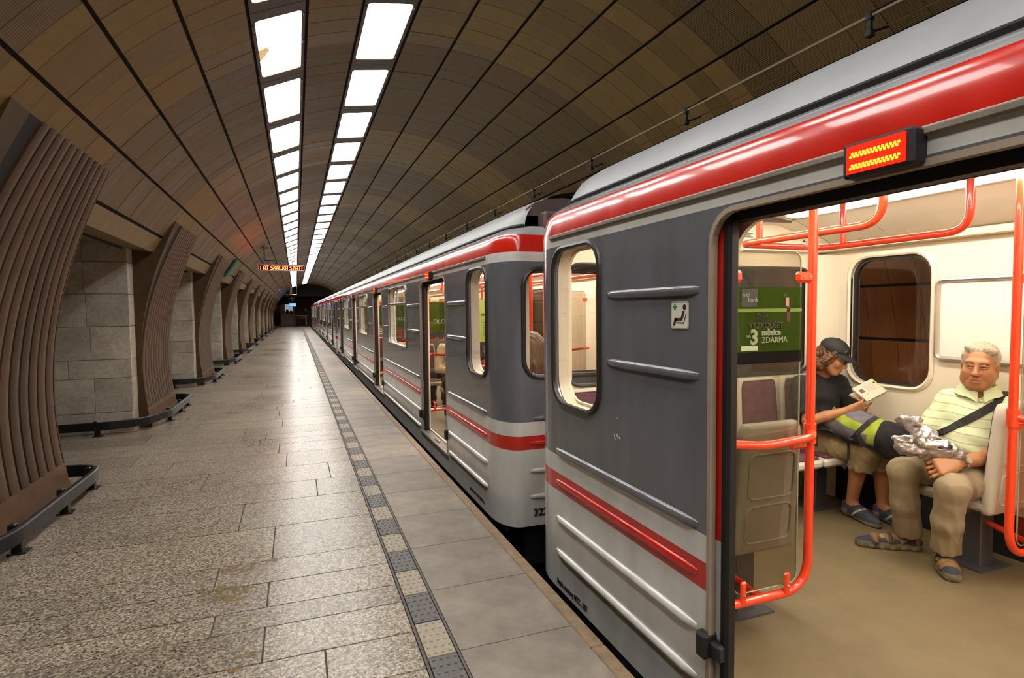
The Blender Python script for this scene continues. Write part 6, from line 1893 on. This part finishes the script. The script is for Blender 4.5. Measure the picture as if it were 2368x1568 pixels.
# book held open
def book():
    base = Vector((3.61, 2.80, .90)); bk = empty('book', base, 'open paperback with a pale printed cover held by the man in the cap', 'book')
    # outer cover facing the door; corners measured on the thing itself
    A = np.array((3.450, 2.800, .918)); B = np.array((3.520, 2.711, .868)); C_ = np.array((3.705, 2.712, .926)); D_ = np.array((3.690, 2.885, 1.005))
    o0 = A; u = C_ - B; L = np.linalg.norm(u); u = u / L; v = A - B; Hh = np.linalg.norm(v); v = v - u * (v @ u); v /= np.linalg.norm(v); n = np.cross(u, v)
    if n @ np.array((-.7, -.7, .3)) < 0: n = -n
    M = Matrix(((u[0], v[0], n[0], B[0]), (u[1], v[1], n[1], B[1]), (u[2], v[2], n[2], B[2]), (0, 0, 0, 1)))
    mb = MB(base); mb.box((0, 0, 0), (L, Hh, .003), M=M); c1 = mb.build('cover', mat('book_cover', (.62, .56, .44), .4), bk)
    mb = MB(base); mb.box((.002, .002, -.012), (L - .004, Hh - .002, 0), M=M); mb.build('pages', mat('book_pages', (.72, .66, .52), .7), bk)
    mb = MB(base); mb.box((L - .006, 0, -.014), (L + .002, Hh, .0035), M=M); mb.build('spine', mat('book_spine', (.45, .48, .08), .5), bk)
    # the other half, opening away
    R2 = M @ Matrix.Translation((L, 0, -.012)) @ Matrix.Rotation(math.radians(-112), 4, 'Y') @ Matrix.Translation((-L, 0, 0))
    R2 = M @ Matrix.Translation((0, 0, -.016)) @ Matrix.Rotation(math.radians(-16), 4, 'X')
    mb = MB(base); mb.box((.0, .0, -.010), (L * .98, Hh, -.001), M=R2); mb.build('pages', mat('book_pages_far', (.66, .58, .44), .7), bk)
    mb = MB(base); mb.box((0, -.001, -.013), (L, Hh + .002, -.010), M=R2); mb.build('cover', mat('book_cover_back', (.66, .60, .50), .4), bk)
    def pc(x0, y0, x1, y1, m, nm):
        mb = MB(base); mb.box((x0 * L, y0 * Hh, .003), (x1 * L, y1 * Hh, .0036), M=M); mb.build(nm, m, c1)
    pc(.12, .50, .30, .74, mat('book_picture_blue', (.08, .13, .16), .5), 'picture'); pc(.12, .50, .24, .64, mat('book_picture_orange', (.45, .14, .03), .5), 'picture')
    m_t = mat('book_print', (.36, .33, .27), .6)
    for i in range(7): pc(.40, .80 - .065 * i, .82 - .03 * (i % 3), .815 - .065 * i, m_t, 'text_line')
    pc(.88, .70, .95, .80, m_lettering, 'picture')
book()

# rucksack across his lap
def rucksack():
    base = Vector((3.47, 2.72, .66)); off = tuple(base); rk = empty('rucksack', base, 'grey, lime and black rucksack lying across the lap of the man in the cap', 'rucksack')
    A = np.array((3.43, 2.945, .705)); B = np.array((3.560, 2.585, .635))
    ax = (B - A) / np.linalg.norm(B - A)
    side = np.cross(ax, (0, 0, 1)); side /= np.linalg.norm(side); upv = np.cross(side, ax)
    if side[0] > 0: side = -side
    Lr = np.linalg.norm(B - A)
    s = SDF(.004)
    s.chain([A, (A + B) / 2 + np.array((0, 0, .02)), B], [.070, .105, .095], .05); s.cone(B, B + ax * .03 + np.array((0, 0, -.05)), .090, .080, .04); s.cone((A + B) / 2 + np.array((.05, 0, 0)), B + np.array((.06, 0, 0)), .085, .085, .05)
    tt = lambda V: ((V - A) @ ax) / Lr; uu = lambda V: (V - A - ((V - A) @ ax)[:, None] * ax) @ upv
    def f(X, Y, Z): return .004 * np.sin(X * 60 + Z * 40) * np.sin(Y * 55) - .001
    lime = (.33, .42, .035); blk = (.012, .012, .014); gry = (.155, .145, .165)
    sd = lambda V: (V - A - ((V - A) @ ax)[:, None] * ax) @ side
    pts = [('f', lambda V: ((tt(V) > .86) * 1.0), 0, blk, 1), ('f', lambda V: ((uu(V) + .06 * (tt(V) - .5) > .028) * (uu(V) + .06 * (tt(V) - .5) < .082) * (tt(V) > .18) * (tt(V) < .80)) * 1.0, 0, lime, 1),
           ('f', lambda V: ((np.abs(tt(V) - .80) < .055) * (uu(V) > -.04)) * 1.0, 0, lime, 1), ('f', lambda V: ((np.abs(tt(V) - .60 - uu(V) * 1.2) < .045)) * 1.0, 0, (.03, .03, .032), 1),
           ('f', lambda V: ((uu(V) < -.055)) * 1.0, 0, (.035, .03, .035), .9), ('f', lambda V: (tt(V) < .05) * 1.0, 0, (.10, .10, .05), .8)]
    link('sack', s.mesh('sack', m_cloth, gry, pts, folds=f, off=off), rk)
    web = mat('rucksack_webbing', (.013, .013, .014), .7)
    mb = MB(base)
    C0 = (A + B) / 2
    def rib(pts, w=.022, n_=None): mb.ribbon([tuple(p) for p in pts], [tuple(np.array(p) - C0) for p in pts] if n_ is None else n_, w, .004)
    rib([C0 + side * .10 + upv * .05 + ax * .02, C0 + side * .113 + upv * .0 + ax * .05, C0 + side * .10 - upv * .07 + ax * .09], .026)
    rib([A + side * .07 + upv * -.02, A + side * .085 + upv * -.045 + ax * .1, A + side * .115 + upv * -.05 + ax * .2, A + side * .10 + upv * -.03 + ax * .26], .020)
    mb.build('strap', web, rk)
    mb = MB(base); p0 = np.array((3.345, 2.93, .665))
    mb.ribbon([tuple(p0 + np.array(q)) for q in ((0, 0, 0), (.03, -.06, .005), (.07, -.125, -.03), (.09, -.15, -.06))], [(-.6, -.4, .7)] * 4, .045, .016); hb = mb.build('hip_belt', web, rk)
    mb = MB(base)
    mb.ribbon([tuple(p0 + np.array(q)) for q in ((-.005, .01, 0), (-.018, .0, -.05), (-.02, 0, -.13))], [(-.8, -.5, .1)] * 3, .018, .003)
    mb.ribbon([tuple(p0 + np.array(q)) for q in ((.09, -.15, -.06), (.088, -.158, -.11), (.080, -.165, -.18), (.062, -.15, -.255), (.058, -.14, -.235))], [(-.8, -.5, .1)] * 5, .014, .003)
    mb.build('loose_strap', web, rk)
    mb = MB(base)
    for p in (A + side * .088 + upv * -.045 + ax * .13, A + side * .115 + upv * -.045 + ax * .21): mb.ball(p, (.014, .018, .012), 8)
    mb.build('buckle', web, rk)
    mb = MB(base); a0 = A + upv * .06
    mb.tube([tuple(a0 + ax * .02 + side * .02), tuple(a0 + upv * .045 + ax * .03), tuple(a0 + ax * .09 - side * .01)], .007, 6); mb.tube([tuple(a0 + ax * .06 + side * .045), tuple(a0 + upv * .03 + ax * .09 + side * .04), tuple(a0 + ax * .13 + side * .03)], .005, 6)
    mb.build('carry_loop', mat('loop_lime', (.26, .31, .04), .7), rk)
rucksack()

# ------------------------------------------------------------------ smaller figures: seated or standing, coarser skin
def figure(base, yaw, label, shirt, legs, hair, long_hair=False, seated=True, skin=SKIN_Y, shoe=(.03, .03, .035), vox=.009, H=1.0, arms='lap', group=None):
    base = Vector(base); c, s_ = math.cos(yaw), math.sin(yaw)
    T = lambda x, y, z: np.array((base.x + x * c - y * s_, base.y + x * s_ + y * c, base.z + z * H))
    fw = np.array((-s_, c, 0.0)); M = frame_from(fw)
    p = empty('person', base, label, 'person', group); off = tuple(base)
    hip = .47 if seated else .92
    hz = hip + .68
    S = SDF(vox)
    W = head_ops(S, T(0, .03, hz), M, 1.0)
    nk = T(0, .0, hz - .13); ch = T(0, -.01, hip + .36); pl_ = T(0, 0, hip + .05)
    S.cone(W(0, -.03, -.06), nk, .05, .055, .03); S.cone(nk, ch, .06, .09, .03); S.cone(ch, pl_, .09, .09, .03)
    J = []
    for q in (-1, 1):
        sh = T(q * .17, -.01, hip + .46); 
        if seated: el = T(q * .22, .06, hip + .20); wr = T(q * .10, .27, hip + .17); kn = T(q * .10, .43, hip + .04); an = T(q * .10, .43, .09)
        elif arms == 'front': el = T(q * .23, .06, hip + .20); wr = T(q * .08, .22, hip + .22); kn = T(q * .09, .02, .48); an = T(q * .10, 0, .09)
        else: el = T(q * .23, -.02, hip + .18); wr = T(q * .22, .08, hip - .07); kn = T(q * .09, .02 + q * .03, .48); an = T(q * .10, q * .06, .09)
        hp = T(q * .09, 0, hip)
        S.chain([ch, sh], [.06, .045]); S.chain([sh, el, wr], [.043, .036, .026]); S.chain([pl_, hp, kn, an], [.085, .075, .052, .036]); S.cone(an, an + fw * .13 - np.array((0, 0, .045)), .034, .03)
        hand_ops(S, wr, (wr - el) if not seated else fw * .8 - np.array((0, 0, .4)), np.array((0, 0, -1.0)) if seated else -q * np.array((c, s_, 0)), q, (.4, .5, .4), 1.0)
        J.append((sh, el, wr, hp, kn, an))
    pts = [('s', W(0, .092, -.0665), .028, (.42, .15, .09), .7)]
    for q in (-1, 1):
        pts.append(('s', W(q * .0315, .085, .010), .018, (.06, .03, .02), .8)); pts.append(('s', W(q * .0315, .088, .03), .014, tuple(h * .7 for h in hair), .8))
    link('body', S.mesh('body', m_skin, skin, pts, off=off), p)
    h = SDF(vox); h.ell(W(0, -.025, .045), (.083, .095, .083), M, .012); h.ell(W(0, .092, -.01), (.07, .06, .075), M, .01, True)
    if long_hair:
        h.chain([W(-.05, -.07, .02), W(-.06, -.075, -.12), W(-.07, -.085, -.26)], [.05, .055, .04], .03); h.chain([W(.05, -.07, .02), W(.06, -.075, -.12), W(.07, -.085, -.26)], [.05, .055, .04], .03); h.chain([W(0, -.09, 0), W(0, -.10, -.26)], [.06, .05], .03)
    link('hair', h.mesh('hair', m_hair, hair, [('f', lambda V: np.clip(np.sin(V[:, 0] * 160 + V[:, 1] * 90), 0, 1), 0, tuple(q * .5 for q in hair), .5)], folds=lambda X, Y, Z: .003 * np.sin(X * 150 + Y * 120 + 2 * np.sin(Z * 30)), off=off), p)
    t = SDF(vox); t.ell(T(0, -.01, hip + .40), (.18, .11, .12), M, .05); t.cone(T(0, -.01, hip + .36), T(0, 0, hip + .03), .125, .13, .05)
    for (sh, el, wr, hp, kn, an) in J: t.chain([T(0, -.01, hip + .44), sh, el, el * .25 + wr * .75], [.06, .064, .054, .042], .03)
    t.ell(nk + np.array((0, 0, .02)) + fw * .02, (.06, .06, .05), None, .01, True)
    link('shirt', t.mesh('shirt', m_cloth, shirt, folds=lambda X, Y, Z: .004 * np.sin(Z * 42 + X * 30) - .001, off=off), p)
    t = SDF(vox); t.cone(T(0, 0, hip + .07), T(0, 0, hip), .135, .135, .04)
    for (sh, el, wr, hp, kn, an) in J: t.chain([hp, kn, an + np.array((0, 0, .03))], [.095, .072, .060], .03)
    link('trousers', t.mesh('trousers', m_cloth, legs, folds=lambda X, Y, Z: .004 * np.sin(Z * 35 + Y * 25) - .001, off=off), p)
    for (sh, el, wr, hp, kn, an) in J:
        t = SDF(vox); a = an - np.array((0, 0, .05)); t.chain([a - fw * .03, a + fw * .08, a + fw * .17], [.042, .042, .034], .03); t.cone(a, an + np.array((0, 0, .02)), .045, .045, .02)
        link('shoe', t.mesh('shoe', m_leather, shoe, off=off, clip=[((0, 0, base.z + .002), (0, 0, -1))]), p)
    return p
figure((1.80, 4.33, .04), 0.0, 'long-haired person sitting with their back to the rounded end window of the second car', (.10, .10, .14), (.05, .05, .07), (.16, .075, .03), True)
figure((1.70, 2.34, .04), 0.0, 'person with long brown hair on the narrow seat behind the open door leaf', (.10, .02, .02), (.04, .04, .05), (.12, .05, .02), True)
figure((2.02, 7.62, .04), math.pi * .93, 'person in a white shirt and dark trousers sitting inside the door of the second car', (.70, .62, .48), (.03, .03, .035), (.06, .035, .02), shoe=(.5, .46, .38))
figure((2.0, 8.95, .04), math.pi, 'fair-haired passenger behind the first large window of the second car', (.10, .09, .10), (.05, .05, .06), (.34, .22, .09), True)
figure((2.70, 9.3, .04), math.pi * .9, 'passenger in dark clothes and pale sleeve seated deep in the second car', (.03, .025, .03), (.05, .05, .06), (.05, .03, .02))
figure((2.35, 13.3, .04), math.pi, 'passenger in a red top behind the second large window of the second car', (.30, .04, .03), (.05, .05, .06), (.07, .04, .02))
figure((-2.28, 66.3, 0), math.pi * 1.1, 'person in dark clothes standing on the left of the pair at the far end', (.015, .02, .035), (.012, .012, .016), (.20, .13, .06), seated=False, vox=.016)
figure((-1.82, 66.2, 0), math.pi * .92, 'person in a black jacket with folded hands, right of the pair at the far end', (.014, .013, .015), (.010, .010, .012), (.12, .05, .03), seated=False, vox=.016, arms='front')
